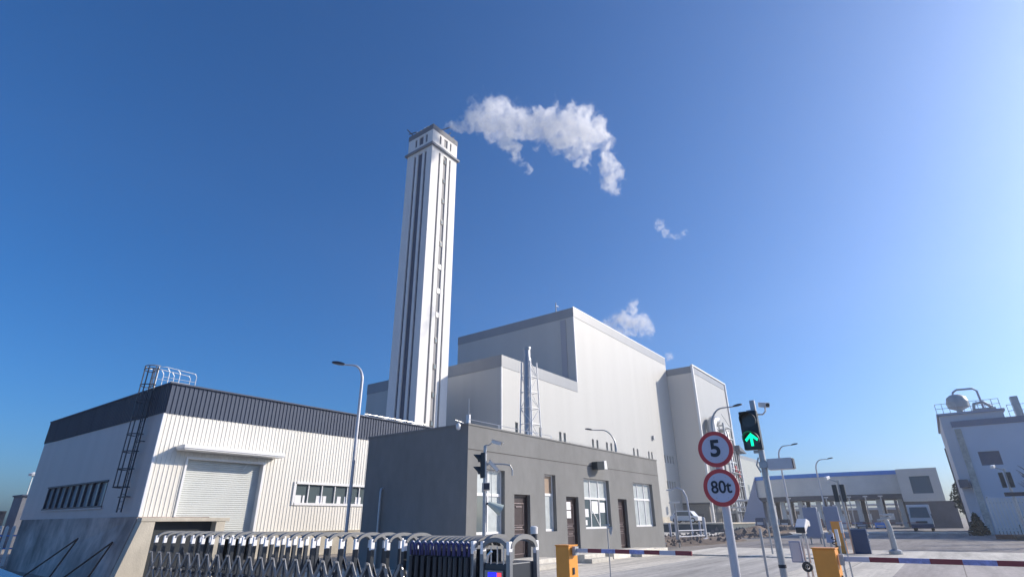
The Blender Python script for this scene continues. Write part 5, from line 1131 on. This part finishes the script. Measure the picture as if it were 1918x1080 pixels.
plume = [(63.9,56.1,76.4,2.0),(65.3,54.4,77.7,2.4),(66.7,52.7,78.6,1.9),(64.9,54.9,73.7,2.3),(66.9,52.4,74.5,3.0),(68.8,49.9,74.9,2.7),(70.4,47.6,74.0,2.3),(71.2,46.1,75.9,1.5),(71.8,45.5,72.7,2.6),(73.4,42.8,73.6,3.0),(74.7,40.6,73.3,3.3),(75.6,38.8,72.6,2.8),(76.5,37.0,70.3,2.4),(77.2,35.5,68.2,1.9),(77.4,35.1,65.1,1.4),(77.8,34.2,62.4,1.2),(77.9,33.9,59.9,1.2),(77.8,34.3,57.5,1.6),(77.1,35.8,58.8,1.2),(75.3,39.4,65.5,1.6),(75.3,39.5,68.9,2.1),(73.3,43.0,68.6,1.4),(68.0,51.0,69.1,1.2),(68.8,50.0,66.4,0.9),(69.7,48.6,64.1,0.7),(62.4,57.7,74.6,1.5),(73.9,42.0,65.8,0.9),(75.5,39.0,62.9,0.8),(61.6,58.6,72.9,1.1),(61.3,60.4,74.2,0.9),(61.0,61.8,73.8,0.7),(67.3,52.0,71.3,1.1),(67.7,51.4,70.2,1.0),(68.4,50.5,67.7,1.0),(69.2,49.3,65.2,0.9),(69.9,48.4,63.6,0.7),(70.6,47.4,65.0,0.6),(74.2,41.4,66.6,0.9),(75.5,39.2,64.2,0.9),(75.7,38.6,61.6,0.7),(77.6,34.6,63.8,1.1),(77.9,33.9,61.0,1.1),(76.9,35.9,62.0,0.8),(73.0,43.6,66.6,0.7),(72.6,44.2,68.2,0.9),(78.0,33.2,68.0,0.8),(76.9,35.9,72.3,0.9)]
steam("steam_plume", plume, "large white steam plume drifting right from the chimney top", 0.85, 0.5, 4.0, rs=1.65, lo=0.55, hi=1.75, z_=2.0)
steam("steam_wisp", [(94.5,32.7,57.4,0.9),(94.6,32.4,55.7,0.9),(94.9,31.6,54.4,0.7),(95.3,30.5,53.7,0.6),(95.7,29.2,53.8,0.6),(96.0,27.9,53.8,0.5)], "tiny curved wisp of steam low in the sky right of the plume", 0.45, 1.0, 3.6, voxel=0.2, z_=1.2, rs=1.7, lo=0.5, hi=1.3)
steam("steam_cloud", [(171.7,81.4,67.7,2.8),(172.9,78.7,68.5,3.2),(174.2,75.9,70.4,3.2),(175.1,73.8,73.3,2.0),(174.9,74.2,75.5,1.4),(175.6,72.6,67.9,2.8),(176.4,70.7,65.3,2.4),(173.6,77.2,65.3,3.6),(175.8,72.1,63.8,2.8),(201.9*0.87,73.9*0.87,53,1.6)], "ragged puff of steam rising behind the boiler hall roof", 0.4, 0.3, 4.2, rs=1.7, lo=0.6, hi=1.8, z_=2.5)

# ================================================================ HAZE
c = MB(); c.box(-20, 240, -60, 140, -2.0, 84)  # volume added to veil the sunward side with glare
hz = c.build("haze", bpy.data.materials.new("glare_haze")); tag(hz, "haze volume added over the plant for the glare towards the sun", kind="stuff")
hm = hz.data.materials[0]; hm.use_nodes = True; hn_ = hm.node_tree; hn_.nodes.clear()
ho = hn_.nodes.new("ShaderNodeOutputMaterial"); hv = hn_.nodes.new("ShaderNodeVolumePrincipled"); hn_.links.new(hv.outputs[0], ho.inputs["Volume"])
hv.inputs["Color"].default_value = (0.9, 0.95, 1.0, 1); hv.inputs["Density"].default_value = 0.00055; hv.inputs["Anisotropy"].default_value = 0.55
